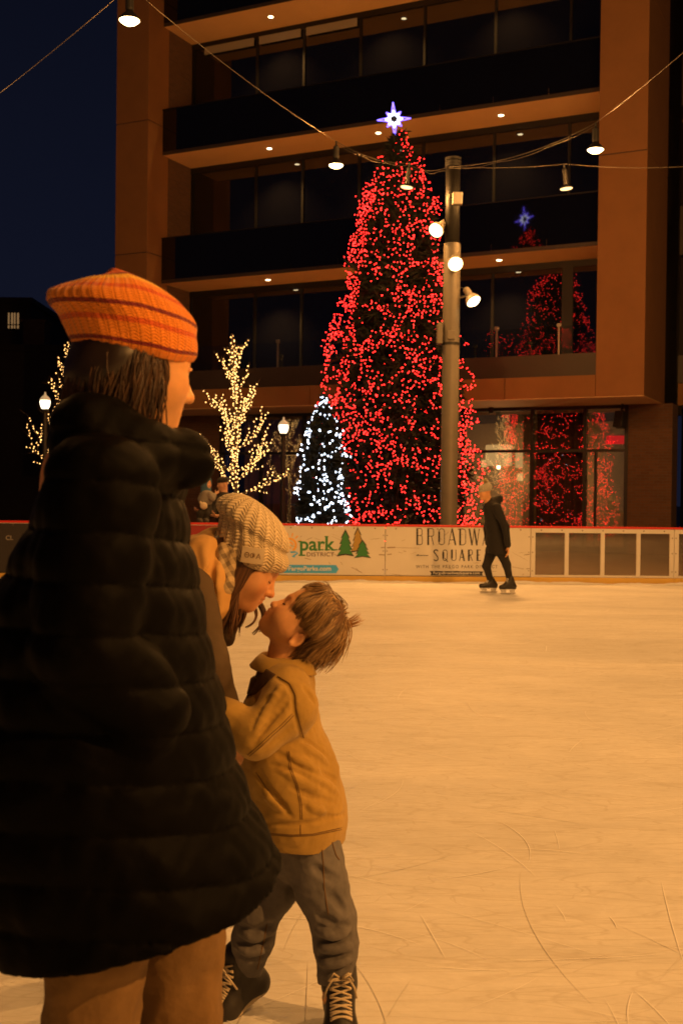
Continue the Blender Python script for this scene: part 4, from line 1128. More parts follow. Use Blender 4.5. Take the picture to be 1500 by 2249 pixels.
def skin_tint(V, fr, base, lip, blush=(.62, .26, .16), mouth=0.0):
    L = fr.loc(V); c = np.tile(np.array(base, float), (len(V), 1))
    def mixin(cn, r_, col, amt):
        nonlocal c
        d = np.sqrt((((L - np.array(cn)) / np.array(r_)) ** 2).sum(1)); w_ = np.clip(1.25 - d, 0, 1)[:, None] * amt; c = c * (1 - w_) + np.array(col) * w_
    for s_ in (-1, 1): mixin((.25, .15 * s_, -.17), (.12, .11, .12), blush, .45); mixin((-.07, .34 * s_, -.12), (.08, .06, .14), blush, .4)
    mixin((.42, 0, -.19), (.06, .06, .05), blush, .4)
    mixin((.345 + mouth, 0, -.272), (.045, .085, .022), lip, .9); mixin((.335 + mouth, 0, -.328), (.045, .07, .026), lip, .9)
    return c
def hand(S, w_, d, n, L=.18, curl=.5, side=1, spread=.12):
    """palm and five fingers: wrist w_, finger direction d, palm normal n (fingers curl towards n)"""
    d = nrm(d); n = nrm(np.asarray(n, float) - d * np.dot(n, d)); s_ = np.cross(d, n) * side
    S.ell(w_ + d * L * .27, (L * .31, L * .215, L * .085), np.stack([d, s_, n], 1), .012)
    S.cap(w_ - d * .03, w_ + d * L * .12, L * .14, L * .15, .012)
    for i, (o, ln, sp, cu) in enumerate(((.165, .44, 1.0, .85), (.055, .49, .3, 1.0), (-.055, .46, -.3, 1.1), (-.155, .36, -1.0, 1.25))):
        p = w_ + d * L * (.50 - .02 * abs(i - 1)) + s_ * L * o; a = 0; P = [p - d * L * .08, p]; q = nrm(d + s_ * spread * sp)
        for kx, f in enumerate((.45, .31, .24)):
            a += curl * cu * (.55, .9, .6)[kx]; v = q * math.cos(a) + n * math.sin(a); p = p + v * L * ln * f; P.append(p)
        S.chain(P, [L * .052, L * .052, L * .050, L * .044, L * .038], .006)
    p = w_ + d * L * .14 + s_ * L * .17; v1 = nrm(d * .65 + s_ * .75 + n * .35); p1 = p + v1 * L * .22; v2 = nrm(v1 + n * curl * .6 + d * .25); p2 = p1 + v2 * L * .19; p3 = p2 + nrm(v2 + n * curl * .5) * L * .14
    S.chain([p - s_ * L * .06, p, p1, p2, p3], [L * .07, L * .075, L * .062, L * .052, L * .042], .008)
def person(name, base, label, group=None): return empty(name, base, label, 'person', group)
def skin_mesh(name, S, lo, hi, h, parent, material, col=None, relax=0):
    V, Q = surf(S, lo, hi, h)
    return mesh_np(name, V, Q, material, parent, col=(col(V) if col else None)), V, Q
def bounds(P, pad): P = np.array(P); return P.min(0) - pad, P.max(0) + pad
def loft(fr, rings, n, parent, name, material, ribs=0, amp=0.0, rows=60, brim=None, sink=0.0):
    """knitted cap: rings (u, centre f, half depth, half width) smoothed and closed at the top; uv = around, along"""
    u, fc, af, as_ = [np.array([r_[i] for r_ in rings], float) for i in range(4)]
    t = np.linspace(0, 1, len(u)); tt = np.linspace(0, 1, rows)
    def sm(a):
        y = np.interp(tt, t, a)
        for _ in range(3): y[1:-1] = (y[:-2] + 2 * y[1:-1] + y[2:]) / 4
        return y
    u, fc, af, as_ = map(sm, (u, fc, af, as_)); V = []; UV = []; rs = np.random.RandomState(3); ph = rs.uniform(0, 6, 8)
    for j in range(rows):
        for i in range(n + 1):
            a = 2 * PI * i / n; rb = 1 + amp * math.cos(a * ribs) if ribs else 1
            fade = min(1, (rows - 1 - j) / 8)
            wob = 1 + .018 * math.sin(3 * a + ph[0] + u[j] * 8) + .012 * math.sin(7 * a + ph[1] + u[j] * 14)
            f = fc[j] + af[j] * math.cos(a) * (1 + (rb * wob - 1) * fade); s_ = as_[j] * math.sin(a) * (1 + (rb * wob - 1) * fade)
            du = (brim(f, s_) * max(0, 1 - j / (rows * .5)) if brim else 0)
            V.append(fr.p(f, s_, u[j] + du - sink * max(0, -math.cos(a)) * (j / rows))); UV.append((i / n, j / (rows - 1)))
    Fq = []; uv = []
    for j in range(rows - 1):
        for i in range(n):
            q_ = (j*(n+1)+i, j*(n+1)+i+1, (j+1)*(n+1)+i+1, (j+1)*(n+1)+i); Fq.append(q_); uv += [UV[k] for k in q_]
    o = mesh_np(name, V, np.array(Fq), material, parent, uv=uv)
    so = o.modifiers.new('thickness', 'SOLIDIFY'); so.thickness = .006; so.offset = -1
    return o, np.array(V)
def knit_mat(name, light_c, dark_c, ribs, rows, stripes=None):
    M = bpy.data.materials.new(name); M.use_nodes = True; t = M.node_tree; b = t.nodes['Principled BSDF']; N = t.nodes.new; Lk = t.links.new
    uv = N('ShaderNodeUVMap'); sx = N('ShaderNodeSeparateXYZ'); Lk(uv.outputs[0], sx.inputs[0])
    def mth(op, a, bb=None, c=None):
        x = N('ShaderNodeMath'); x.operation = op
        for i, q in enumerate((a, bb, c)):
            if q is None: continue
            if isinstance(q, (int, float)): x.inputs[i].default_value = q
            else: Lk(q, x.inputs[i])
        return x.outputs[0]
    no = N('ShaderNodeTexNoise'); no.inputs['Scale'].default_value = 18; no.inputs['Detail'].default_value = 3; tc = N('ShaderNodeTexCoord'); Lk(tc.outputs['Object'], no.inputs['Vector'])
    jit = mth('MULTIPLY', mth('SUBTRACT', no.outputs['Fac'], .5), .35)
    ux = mth('MULTIPLY', sx.outputs[0], float(ribs)); fx = mth('ABSOLUTE', mth('SUBTRACT', mth('FRACT', ux), .5))
    vy = mth('ADD', mth('ADD', mth('MULTIPLY', sx.outputs[1], float(rows)), mth('MULTIPLY', fx, 1.7)), jit)
    st = mth('ADD', mth('MULTIPLY', mth('SINE', mth('MULTIPLY', vy, 6.2832)), .5), .5)
    rb = mth('SUBTRACT', 1.0, mth('POWER', mth('MULTIPLY', fx, 2.0), 3.0))
    hgt = mth('MULTIPLY', mth('ADD', mth('MULTIPLY', st, .6), .4), mth('ADD', mth('MULTIPLY', rb, .75), .25))
    fib = N('ShaderNodeTexNoise'); fib.inputs['Scale'].default_value = 260; fib.inputs['Detail'].default_value = 2; Lk(tc.outputs['Object'], fib.inputs['Vector'])
    hh = mth('ADD', hgt, mth('MULTIPLY', fib.outputs['Fac'], .25))
    rp = N('ShaderNodeValToRGB'); e = rp.color_ramp.elements; e[0].position = .12; e[0].color = (*dark_c, 1); e[1].position = .62; e[1].color = (*light_c, 1); Lk(hh, rp.inputs[0])
    col = rp.outputs[0]
    if stripes:
        r2 = N('ShaderNodeValToRGB'); r2.color_ramp.interpolation = 'CONSTANT'; e = r2.color_ramp.elements
        while len(e) < len(stripes): e.new(.5)
        for q, (p_, c_) in zip(e, stripes): q.position = p_; q.color = (*c_, 1)
        Lk(mth('ADD', sx.outputs[1], mth('MULTIPLY', jit, .06)), r2.inputs[0])
        mx = N('ShaderNodeMix'); mx.data_type = 'RGBA'; mx.blend_type = 'MULTIPLY'; mx.inputs['Factor'].default_value = 1; Lk(col, mx.inputs['A']); Lk(r2.outputs[0], mx.inputs['B']); col = mx.outputs['Result']
    Lk(col, b.inputs['Base Color']); b.inputs['Roughness'].default_value = .95; b.inputs['Specular IOR Level'].default_value = .15
    b.inputs['Sheen Weight'].default_value = .25
    bp = N('ShaderNodeBump'); bp.inputs['Strength'].default_value = .9; bp.inputs['Distance'].default_value = .004; Lk(hh, bp.inputs['Height']); Lk(bp.outputs[0], b.inputs['Normal'])
    return M
def locks(name, strands, parent, material, sides=5, flat=.55):
    """hair locks: list of (points, radii, colour)"""
    q = MB()
    for P, r_, c in strands: q.col = c; q.tube(P, r_, sides, flat=flat)
    return q.build(name, material, parent, smooth=True)
hair_m = mat('hair', (.2, .1, .05), .38, attr='tint', spec=.6, bump=(900, .1, .0006))

# ------------------------------------------------------------------ the boy
D0 = 2.91
b_ = lambda x, y, dd=0.0: px(x, y, D0 + dd)
base = np.array([*b_(690, 2240, -.02)[:2], 0.0])
boy = person('person', base, 'small boy in tan jacket and jeans tilting his head back for a kiss')
H0 = .195
frb = Fr(b_(667, 1359), (-.63, -.10, .77), (.77, .02, .63), H0)
canvas = mat('tan_canvas', (.46, .29, .06), .9, noise=(11, .25), bump=(420, .6, .0016), sheen=.15)
canvas_d = mat('shaded_canvas', (.075, .04, .02), .9)
stitch = mat('stitching', (.15, .085, .03), .9)
denim = mat('grey_denim', (.175, .165, .165), .9, noise=(16, .45), bump=(900, .3, .001))
bodyS = Shape(); head(bodyS, frb, chub=1, nose=.7, mouth=.03, ear=(-.04, -.09))
bodyS.chain([frb.p(-.10, 0, -.25), b_(628, 1432), b_(622, 1480)], [.043, .041, .047], .02)
spine = [b_(624, 1500), b_(612, 1600), b_(640, 1700), b_(660, 1810)]
bodyS.chain(spine, [.06, .085, .085, .09], .03)
kn = {1: (b_(735, 2012, -.09), b_(736, 2150, -.07)), -1: (b_(578, 1995, -.02), b_(530, 2120, .04))}
hipj = {1: b_(682, 1850, -.065), -1: b_(640, 1850, .06)}
for s_ in (1, -1): bodyS.chain([hipj[s_], *kn[s_]], [.052, .034, .024], .02); bodyS.cap(kn[s_][1], kn[s_][1] + np.array([-.012, -.03, -.035]), .024, .02, .015)
bodyS.chain([b_(628, 1545, -.11), b_(558, 1622, -.17), b_(490, 1560, -.13)], [.035, .03, .022], .02); hand(bodyS, b_(486, 1556, -.13), (-.85, .25, .45), (.2, 1, .1), .115, .5, 1)
bodyS.chain([b_(622, 1545, .11), b_(560, 1615, .15), b_(480, 1570, .08)], [.035, .03, .022], .02); hand(bodyS, b_(476, 1566, .08), (-.9, -.2, .4), (.2, -1, .1), .115, .5, -1)
lo, hi = bounds([b_(440, 1290, -.2), b_(800, 2215, .2)], .05)
V, Q = surf(bodyS, lo, hi, .0038)
body_b = mesh_np('body', V, Q, skin_m, boy, col=skin_tint(V, frb, (.80, .42, .19), (.62, .19, .10), (.80, .33, .15), .03))
# eyebrows and lashes
q = MB()
for s_ in (1, -1): q.tube([frb.p(.335, .05 * s_, .045), frb.p(.322, .11 * s_, .06), frb.p(.27, .19 * s_, .045)], [.0012, .0020, .0010], 5, flat=.5)
q.build('eyebrow', mat('brow_hair', (.16, .085, .04), .7), boy, smooth=True)
for s_ in (1, -1):
    q = MB(); q.tube([frb.p(.333, .065 * s_, -.058), frb.p(.343, .112 * s_, -.073), frb.p(.322, .168 * s_, -.058)], [.0008, .0015, .0008], 5); q.build('eyelash', mat('lash_hair', (.05, .025, .015), .7), boy, smooth=True)
# jacket
def jacket_shape():
    J = Shape(); ysq = ((0, 1, 0), 1.30)
    J.chain([b_(626, 1500), b_(614, 1590), b_(632, 1690), b_(652, 1760), b_(656, 1800), b_(656, 1850)], [.078, .098, .112, .116, .116, .112], .035, sq=ysq)
    for s_ in (-1, 1):
        d_ = -.105 if s_ < 0 else .105
        J.chain([b_(628, 1515, d_ * .85), b_(632, 1552, d_ * 1.2)], [.06, .068], .03)
        J.chain([b_(634, 1556, d_ * 1.25), b_(562, 1618, d_ * 1.75), b_(508, 1580, d_ * 1.5), b_(486, 1562, d_ * 1.3)], [.072, .054, .044, .038], .018)
    J.cap(b_(690, 1640, -.02), b_(712, 1690, -.03), .035, .032, .03)
    J.cap(b_(690, 1640, .06), b_(712, 1690, .06), .035, .032, .03)
    return J
J = jacket_shape()
lo, hi = bounds([b_(450, 1440, -.3), b_(780, 1850, .3)], .04)
Vt, Qt = surf(J, lo, hi, .009); tb = bvh(Vt, Qt)
def crease(Sx, tree, pts, r_, k_, mode, off, n=9):
    P = on_surface(tree, pts, off, n)
    if len(P) > 1: Sx.chain(P, list(np.interp(np.linspace(0, 1, len(P)), [0, .2, .8, 1], [r_ * .45, r_, r_, r_ * .45])), k_, mode)
for pts in ([(664, 1623), (690, 1640), (716, 1658)], [(596, 1677), (625, 1690), (660, 1702), (704, 1722)], [(676, 1690), (712, 1700), (738, 1712)], [(606, 1655), (640, 1668), (668, 1690)], [(664, 1770), (700, 1786), (730, 1796)], [(560, 1700), (600, 1745), (640, 1795)],
            [(604, 1520), (575, 1565), (556, 1602)], [(636, 1535), (590, 1590), (556, 1632)], [(648, 1590), (612, 1620), (575, 1648)], [(668, 1508), (690, 1540)], [(640, 1730), (690, 1752), (735, 1762)]):
    crease(J, tb, pts, .0048, .008, '-', .0022)
for pts in ([(668, 1638), (700, 1658), (720, 1676)], [(620, 1500), (584, 1560), (560, 1612)], [(640, 1560), (604, 1600), (570, 1640)], [(610, 1690), (660, 1714), (708, 1738)], [(580, 1740), (620, 1780)], [(675, 1704), (720, 1722), (742, 1740)], [(680, 1772), (715, 1784)], [(640, 1662), (672, 1674), (705, 1700)]):
    crease(J, tb, pts, .0075, .011, '+', -.0048)
for pts, r_ in (([(607, 1488), (632, 1502), (644, 1527), (646, 1559), (655, 1593), (662, 1621)], .004), ([(556, 1808), (648, 1811), (678, 1808), (718, 1799), (756, 1788)], .0045), ([(567, 1693), (590, 1730), (612, 1757), (629, 1775)], .005)):
    crease(J, tb, pts, r_, .006, '-', .001, 24)
J.warp(lambda P: .0024 * sheet_noise(P, 4, 34) + .0018 * np.abs(sheet_noise(P, 9, 75)) + .0010 * np.abs(sheet_noise(P, 10, 150)))
hemc = b_(656, 1836); J.plane(hemc, (-.07, .0, -1))
V, Q = surf(J, lo, hi, .0038); jk = mesh_np('jacket', V, Q, canvas, boy); tj = bvh(V, Q)
q = MB()
for pts, n in (([(611, 1486), (636, 1501), (649, 1527), (651, 1559), (660, 1593), (667, 1620)], 30), ([(641, 1568), (620, 1590), (596, 1611), (570, 1636), (544, 1658)], 30), ([(645, 1571), (624, 1593), (600, 1614), (574, 1639), (548, 1661)], 30), ([(631, 1650), (636, 1690), (650, 1724), (658, 1763), (660, 1800)], 30), ([(635, 1650), (640, 1690), (654, 1724), (662, 1763), (664, 1800)], 30),
               ([(563, 1696), (586, 1732), (608, 1759), (625, 1777)], 20), ([(660, 1812), (660, 1836)], 8), ([(566, 1828), (641, 1834), (687, 1832), (750, 1818)], 30), ([(566, 1831), (641, 1837), (687, 1835), (750, 1822)], 30)):
    P = on_surface(tj, pts, .0004, n)
    if len(P) > 2: q.tube(P, .0011, 5)
q.build('stitching', stitch, jk, smooth=True)
# collar: a turned-down band standing round the neck
def collar():
    o = b_(620, 1466); up = nrm((.16, 0, .98)); q = MB(); V = []; n = 40
    fx = nrm(np.cross((0, 1, 0), up)) * -1.0
    fy = np.cross(up, fx)
    prof = [(.052, -.012), (.050, .012), (.053, .026), (.062, .028), (.075, .014), (.088, -.006), (.086, -.010), (.070, .006), (.060, .016), (.058, -.012)]
    for i in range(n + 1):
        a = R(22) + (2 * PI - R(44)) * i / n; tip = 1 + .16 * (abs(i / n - .5) * 2) ** 6
        for r_, z in prof:
            rr = r_ * (tip if r_ > .07 else 1)
            lift = .020 * math.cos(a) if False else 0
            V.append(o + (-fx * math.cos(a) * rr * .95 + fy * math.sin(a) * rr * 1.12) * 1.0 + up * (z + (.012 if math.cos(a) > 0 else .0) * math.cos(a)))
    m_ = len(prof); Fq = []
    for i in range(n):
        for j in range(m_): Fq.append((i*m_+j, i*m_+(j+1) % m_, (i+1)*m_+(j+1) % m_, (i+1)*m_+j))
    Fq += [tuple(range(m_))[::-1], tuple(n*m_ + k for k in range(m_))]
    q._add(V, Fq); o_ = q.build('collar', canvas, jk, smooth=True); return o_
collar()
# dark patch under the collar: the placket's shade put into its colour
def front_patch():
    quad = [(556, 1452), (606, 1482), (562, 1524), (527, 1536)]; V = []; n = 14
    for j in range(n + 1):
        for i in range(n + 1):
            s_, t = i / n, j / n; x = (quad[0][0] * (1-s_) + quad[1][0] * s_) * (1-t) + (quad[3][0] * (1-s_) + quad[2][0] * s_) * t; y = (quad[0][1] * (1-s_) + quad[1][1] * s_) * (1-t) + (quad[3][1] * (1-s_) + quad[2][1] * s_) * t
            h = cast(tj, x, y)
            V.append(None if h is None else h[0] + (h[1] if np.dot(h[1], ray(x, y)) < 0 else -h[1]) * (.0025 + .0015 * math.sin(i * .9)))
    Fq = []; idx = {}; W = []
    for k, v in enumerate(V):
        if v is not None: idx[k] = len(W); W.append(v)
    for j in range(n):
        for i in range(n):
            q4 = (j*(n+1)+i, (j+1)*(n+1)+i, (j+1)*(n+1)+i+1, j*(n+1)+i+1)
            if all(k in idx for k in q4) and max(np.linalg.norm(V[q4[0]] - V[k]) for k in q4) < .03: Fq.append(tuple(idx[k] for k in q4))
    o = mesh_np('front_shade', W, Fq, canvas_d, jk); so = o.modifiers.new('thickness', 'SOLIDIFY'); so.thickness = .002; return o
front_patch()
# dark ring at the open throat, shade put into its colour
q = MB(); q.lathe([(.085, -.03), (.066, .004), (.05, .006)], 30, M=Matrix.Translation(tuple(b_(606, 1478))) @ Matrix.Rotation(R(-16), 4, 'Y')); q.build('front_shade', canvas_d, jk, smooth=True)
# jeans
T = Shape()
T.chain([b_(658, 1800), b_(662, 1856)], [.10, .098], .03, sq=((0, 1, 0), 1.25))
T.chain([b_(688, 1868, -.065), b_(706, 1950, -.08), b_(730, 2015, -.09), b_(738, 2075, -.085), b_(736, 2160, -.07)], [.076, .066, .056, .054, .047], .02)
T.chain([b_(640, 1868, .06), b_(600, 1950, .01), b_(570, 2005, -.02), b_(556, 2060, .0), b_(540, 2125, .035)], [.076, .062, .052, .052, .046], .02)
lo, hi = bounds([b_(470, 1790, -.22), b_(800, 2190, .2)], .04)
Vt, Qt = surf(T, lo, hi, .008); tt_ = bvh(Vt, Qt)
for pts in ([(694, 2035), (720, 2048), (762, 2030)], [(700, 2062), (735, 2070), (770, 2056)], [(698, 2098), (735, 2102), (770, 2096)], [(702, 2132), (735, 2134), (768, 2122)], [(722, 1960), (745, 1985), (755, 2000)], [(700, 2015), (735, 2028)], [(690, 1905), (720, 1925), (742, 1930)],
            [(528, 2035), (560, 2046), (600, 2030)], [(522, 2066), (560, 2078), (600, 2062)], [(515, 2092), (550, 2110), (592, 2098)], [(560, 2075), (600, 2090)]):
    crease(T, tt_, pts, .006, .012, '-', .003, 12)
for pts in ([(698, 2048), (735, 2058), (768, 2044)], [(700, 2080), (735, 2086), (772, 2078)], [(702, 2116), (735, 2118), (770, 2110)], [(524, 2050), (560, 2062), (602, 2046)], [(518, 2080), (550, 2094), (596, 2080)]): crease(T, tt_, pts, .008, .014, '+', -.0045, 12)
T.warp(lambda P: .0022 * sheet_noise(P, 14, 45) + .0020 * np.abs(sheet_noise(P, 19, 90)) + .001 * np.abs(sheet_noise(P, 20, 170)))
T.plane(b_(736, 2160, -.07), (.0, -.25, -1)); T.plane(b_(544, 2132, .03), (-.35, -.1, -1)) if False else None
V, Q = surf(T, lo, hi, .0038); tr = mesh_np('jeans', V, Q, denim, boy); tq = bvh(V, Q)
q = MB()
for pts, n in (([(706, 1850), (710, 1900), (712, 1950), (718, 1990), (722, 2010)], 24), ([(586, 2030), (580, 2065), (572, 2100), (566, 2128)], 16), ([(728, 1846), (738, 1880), (745, 1888)], 8)):
    P = on_surface(tq, pts, .0006, n)
    if len(P) > 2: q.tube(P, .0016, 5)
q.build('stitching', stitch, tr, smooth=True)
# boots
boot_m = mat('dark_boot', (.022, .019, .017), .45, bump=(60, .2, .002)); sole_m = mat('cream_sole', (.50, .42, .30), .6); lace_m = mat('cream_lace', (.62, .52, .36), .8)
def boot(ank, toe_dir, L, sole_z, label=None, tilt=0.0):
    """high lace-up boot: ank = ankle, toe_dir horizontal-ish heading, sole_z drop from ankle to ground"""
    d = nrm(toe_dir); up = nrm(np.array([0, 0, 1.0]) - d * d[2]); sd = np.cross(up, d)
    B_ = Shape(); heel = ank - up * (sole_z - .028) - d * .022; ball = ank - up * (sole_z - .024) + d * L * .48; toe = ank - up * (sole_z - .024) + d * L * .70
    B_.cap(heel, ball, .030, .034, .02, sq=(sd, 1.0)); B_.cap(ball, toe, .035, .030, .015, sq=(sd, 1.1))
    B_.cap(ank + up * .045 - d * .004, heel + up * .01, .042, .034, .03); B_.cap(ank + d * .01, ball + up * .012, .040, .033, .03)
    B_.plane(heel - up * .022, -up)
    lo, hi = bounds([heel, toe, ank + up * .05], .07)
    V, Q = surf(B_, lo, hi, .0035); bt = mesh_np('boot', V, Q, boot_m, boy); tb_ = bvh(V, Q)
    So = Shape(); So.cap(heel - up * .012, ball - up * .012, .035, .039, .02, sq=(up, .35)); So.cap(ball - up * .012, toe - up * .010, .039, .034, .012, sq=(up, .35))
    V, Q = surf(So, lo - .03, hi + .03, .004); mesh_np('sole', V, Q, sole_m, bt)
    def drop(p, dr):
        h = tb_.ray_cast(Vector(p), Vector(dr)); return None if h[0] is None else np.array(h[0]) - nrm(dr) * .003
    q = MB(); last = None
    for i in range(7):
        s_ = i / 6; c = (ank + up * .04 + d * .03) * (1 - s_) + (ball + up * .03 + d * .01) * s_; nrm_out = nrm(d * (1 - s_ * .75) + up * (.25 + s_))
        for sg in (1, -1):
            P = []
            for k in range(9):
                w_ = -1 + 2 * k / 8
                o = c + sd * w_ * .026 * sg + (up * (.010 * w_) if True else 0) + nrm_out * .06
                h = drop(o, -nrm_out)
                if h is not None: P.append(h)
            if len(P) > 3: q.tube(P, .0027, 6)
    top_ = drop(ank + up * .045 + d * .12, -d)
    if top_ is not None:
        for sg in (1, -1):
            q.tube([top_, top_ + sd * .02 * sg + d * .018 + up * .01, top_ + sd * .034 * sg + d * .012 - up * .02, top_ + sd * .040 * sg + d * .006 - up * .05], .0026, 6)
            q.tube([top_, top_ + sd * .018 * sg + d * .02 + up * .026, top_ + sd * .03 * sg + d * .016 + up * .004, top_ + d * .006], .0026, 6)
    q.build('laces', lace_m, bt, smooth=True)
    return bt
gnd = lambda P: P[2]
a1 = b_(738, 2162, -.07); a2 = b_(534, 2132, .035)
boot(a1 + np.array([.008, 0, 0]), (.05, -.80, -.14), .175, a1[2] + .0 - .012)
boot(a2, (-.62, -.50, -.32), .165, .085)
# hair: cap plus many locks flowing from the crown
def rand_dir(rs): v = rs.normal(size=3); return v / np.linalg.norm(v)
def boy_hair():
    rs = np.random.RandomState(7); cen = np.array([-.06, 0, .12]); rad = np.array([.40, .33, .37]); g = frb.M.T @ np.array([0, 0, -1.0])
    whorl = nrm(np.array([-.45, .12, .75])); st = []
    CapS = Shape(); CapS.ell(frb.p(*cen), rad * 1.07 * H0, frb.M, .01)
    for s_ in (1, -1): CapS.ell(frb.p(-.10, .31 * s_, -.14), np.array([.10, .09, .15]) * H0, frb.M, .012, '-')
    CapS.plane(frb.p(.22, 0, .22), frb.M @ nrm([.93, 0, -.36])); CapS.plane(frb.p(0, 0, -.16), frb.M @ nrm([.25, 0, -1]))
    lo, hi = bounds([frb.o - .13, frb.o + .13], .0); V, Q = surf(CapS, lo, hi, .005)
    cap_c = np.tile(np.array([.17, .085, .032]), (len(V), 1))
    for i in range(7000):
        n = rand_dir(rs); L = cen + rad * n
        if L[0] > .235 and L[2] < .36: continue
        if L[0] > .05 and L[2] < .03 : continue
        if abs(L[1]) > .20 and L[0] > -.20 and L[2] < .0: continue
        if L[2] < -.24: continue
        out = rs.uniform(0.02, .15) * (.35 if n[0] > .2 else 1); p = cen + rad * n * 1.03; P = [frb.p(*p)]; ln = rs.uniform(.40, .72) * (1.15 if n[0] < 0 else .8); m_ = 9; d = None
        wv = rs.uniform(0, 6); wa = rs.uniform(.05, .30)
        for j in range(m_):
            nn = nrm((p - cen) / rad); t_ = nrm(-(whorl - nn * np.dot(whorl, nn)) + rs.normal(size=3) * .05)
            gg = g - nn * min(0, np.dot(g, nn)) * 1.0
            sw = np.array([-.55, 0, -.15]) * (1 if nn[0] > .15 else 0)   # sweep the fringe back from the face
            v = nrm(t_ * 1.0 + gg * (.30 + .55 * j / m_) + sw + nn * (.05 + out * (1 - j / m_)) + np.cross(nn, t_) * wa * math.sin(wv * .25 + j * .95 + 2.0 * math.sin(n[1] * 6 + n[2] * 4)) + .42 * np.array([math.sin(p[1] * 17 + p[2] * 11 + 1), math.sin(p[2] * 15 + p[0] * 12 + 2), math.sin(p[0] * 16 + p[1] * 13)]))
            d = v if d is None else nrm(d * .45 + v * .55); p = p + d * ln / m_
            q_ = (p - cen) / rad; e = np.linalg.norm(q_); mn = 1.05 + out * .7 * (j + 1) / m_
            if e < mn: p = cen + rad * q_ / e * mn
            if e > mn + .10 + .25 * max(0, -q_[0]) and j < 6: p = cen + rad * q_ / e * (mn + .10 + .25 * max(0, -q_[0]))
            if p[0] > -.10 and p[2] < -.22: break
            if p[0] > .30 and p[2] < .25: break
            if abs(p[1]) > .17 and p[0] > -.20 and p[2] < -.08: break
            P.append(frb.p(*p))
        if len(P) < 5: continue
        r0 = rs.uniform(.0008, .0017); k = np.clip(.5 + .45 * math.sin(n[0] * 9 + n[1] * 13 + n[2] * 7) + rs.normal() * .22, 0, 1); c = np.array([.12, .066, .028]) * (1 - k) + np.array([.46, .285, .115]) * k
        st.append((P, list(r0 * np.interp(np.linspace(0, 1, len(P)), [0, .25, .7, 1], [.7, 1, .8, .12])), tuple(c)))
    # cowlick standing out at the back and loose ends
    for i in range(30):
        p = np.array([-.40, rs.uniform(-.04, .04), .34]) + rs.normal(size=3) * .022; v = frb.M.T @ nrm(np.array([1.0, 0, .30]) + rs.normal(size=3) * .16); P = [frb.p(*(p + v * .21 * t + np.array([0, 0, .05]) * t * t)) for t in np.linspace(0, 1, 6)]
        st.append((P, [.0013, .0013, .0011, .0009, .0006, .0002], (.42, .23, .085)))
    q = MB(); q.col = (.15, .075, .03); q._add(V, [tuple(f) for f in Q])
    for P, r_, c in st: q.col = c; q.tube(P, r_, 4, flat=.6)
    return q.build('hair', hair_m, boy, smooth=True)
boy_hair()

# ------------------------------------------------------------------ the woman
D1 = 3.0
w_ = lambda x, y, dd=0.0: px(x, y, D1 + dd)
woman = person('person', [*w_(230, 2190, .2)[:2], 0], 'woman in knit beanie bending down to kiss the boy')
H1 = .222
frw = Fr(w_(549, 1235, -.02), (.85, -.06, -.525), (.525, .04, .85), H1)
S = Shape(); head(S, frw, fem=1, nose=1.15, mouth=.02, chub=.2, ears=False)
S.chain([frw.p(-.12, 0, -.25), w_(492, 1262), w_(455, 1285)], [.055, .052, .06], .03)
S.chain([w_(440, 1300), w_(290, 1370, .08), w_(150, 1440, .18)], [.10, .105, .11], .05)
S.chain([w_(414, 1300, -.16), w_(457, 1457, -.20), w_(504, 1592, -.14)], [.042, .035, .026], .02); hand(S, w_(508, 1598, -.14), (.25, .15, -.95), (.75, .75, .2), .165, .55, 1)
S.chain([w_(416, 1300, .22), w_(452, 1462, .24), w_(508, 1590, .14)], [.042, .035, .026], .02); hand(S, w_(512, 1594, .14), (.6, -.35, -.5), (.6, -.7, .2), .165, .7, -1)
for s_, dd in ((1, .08), (-1, .28)): S.chain([w_(150, 1470, dd), w_(300, 1850, dd), w_(220, 2130, dd)], [.085, .06, .045], .03); S.cap(w_(220, 2130, dd), np.array([w_(220, 2130, dd)[0] + .05, w_(220, 2130, dd)[1] - .02, .05]), .045, .035, .02)
lo, hi = bounds([w_(60, 1120, -.3), w_(660, 1690, .45), np.array([w_(150, 1470, .2)[0], w_(150, 1470, .2)[1], .0])], .08)
V, Q = surf(S, lo, hi, .0048)
mesh_np('body', V, Q, skin_m, woman, col=skin_tint(V, frw, (.82, .43, .20), (.62, .17, .09), (.82, .32, .15), .02))
for s_ in (1, -1):
    q = MB(); q.tube([frw.p(.333, .065 * s_, -.058), frw.p(.345, .112 * s_, -.075), frw.p(.322, .172 * s_, -.060)], [.0007, .0013, .0008], 5)
    for k in range(0): a = frw.p(.343 - .02 * abs(k - 2) / 4, (.075 + .015 * k) * s_, -.074); q.tube([a, a + H1 * (frw.f * .035 - frw.u * .02 + frw.s * s_ * .006 * (k - 2))], [.0006, .0002], 3)
    q.build('eyelash', mat('lash_hair', (.05, .025, .015), .7), woman, smooth=True)
    q = MB(); q.tube([frw.p(.35, .05 * s_, .05), frw.p(.335, .11 * s_, .07), frw.p(.28, .19 * s_, .055)], [.0018, .0026, .0012], 5, flat=.5); q.build('eyebrow', mat('dark_brow', (.06, .03, .018), .7), woman, smooth=True)
# beanie
knit = knit_mat('beige_knit', (.72, .60, .40), (.17, .12, .06), 22, 26)
brim = lambda f, s_: .16 * max(0, f / .42) ** 2
cap_o, _ = loft(frw, [(-.04, -.03, .415, .355), (.02, -.03, .445, .385), (.12, -.05, .462, .40), (.20, -.09, .465, .40), (.27, -.13, .455, .385), (.30, -.16, .455, .38), (.35, -.19, .505, .405), (.43, -.22, .50, .395), (.52, -.245, .43, .35), (.59, -.27, .335, .28), (.635, -.30, .22, .19), (.655, -.32, .10, .09), (.66, -.33, .004, .004)],
                 200, woman, 'beanie', knit, 22, .024, 90, brim)
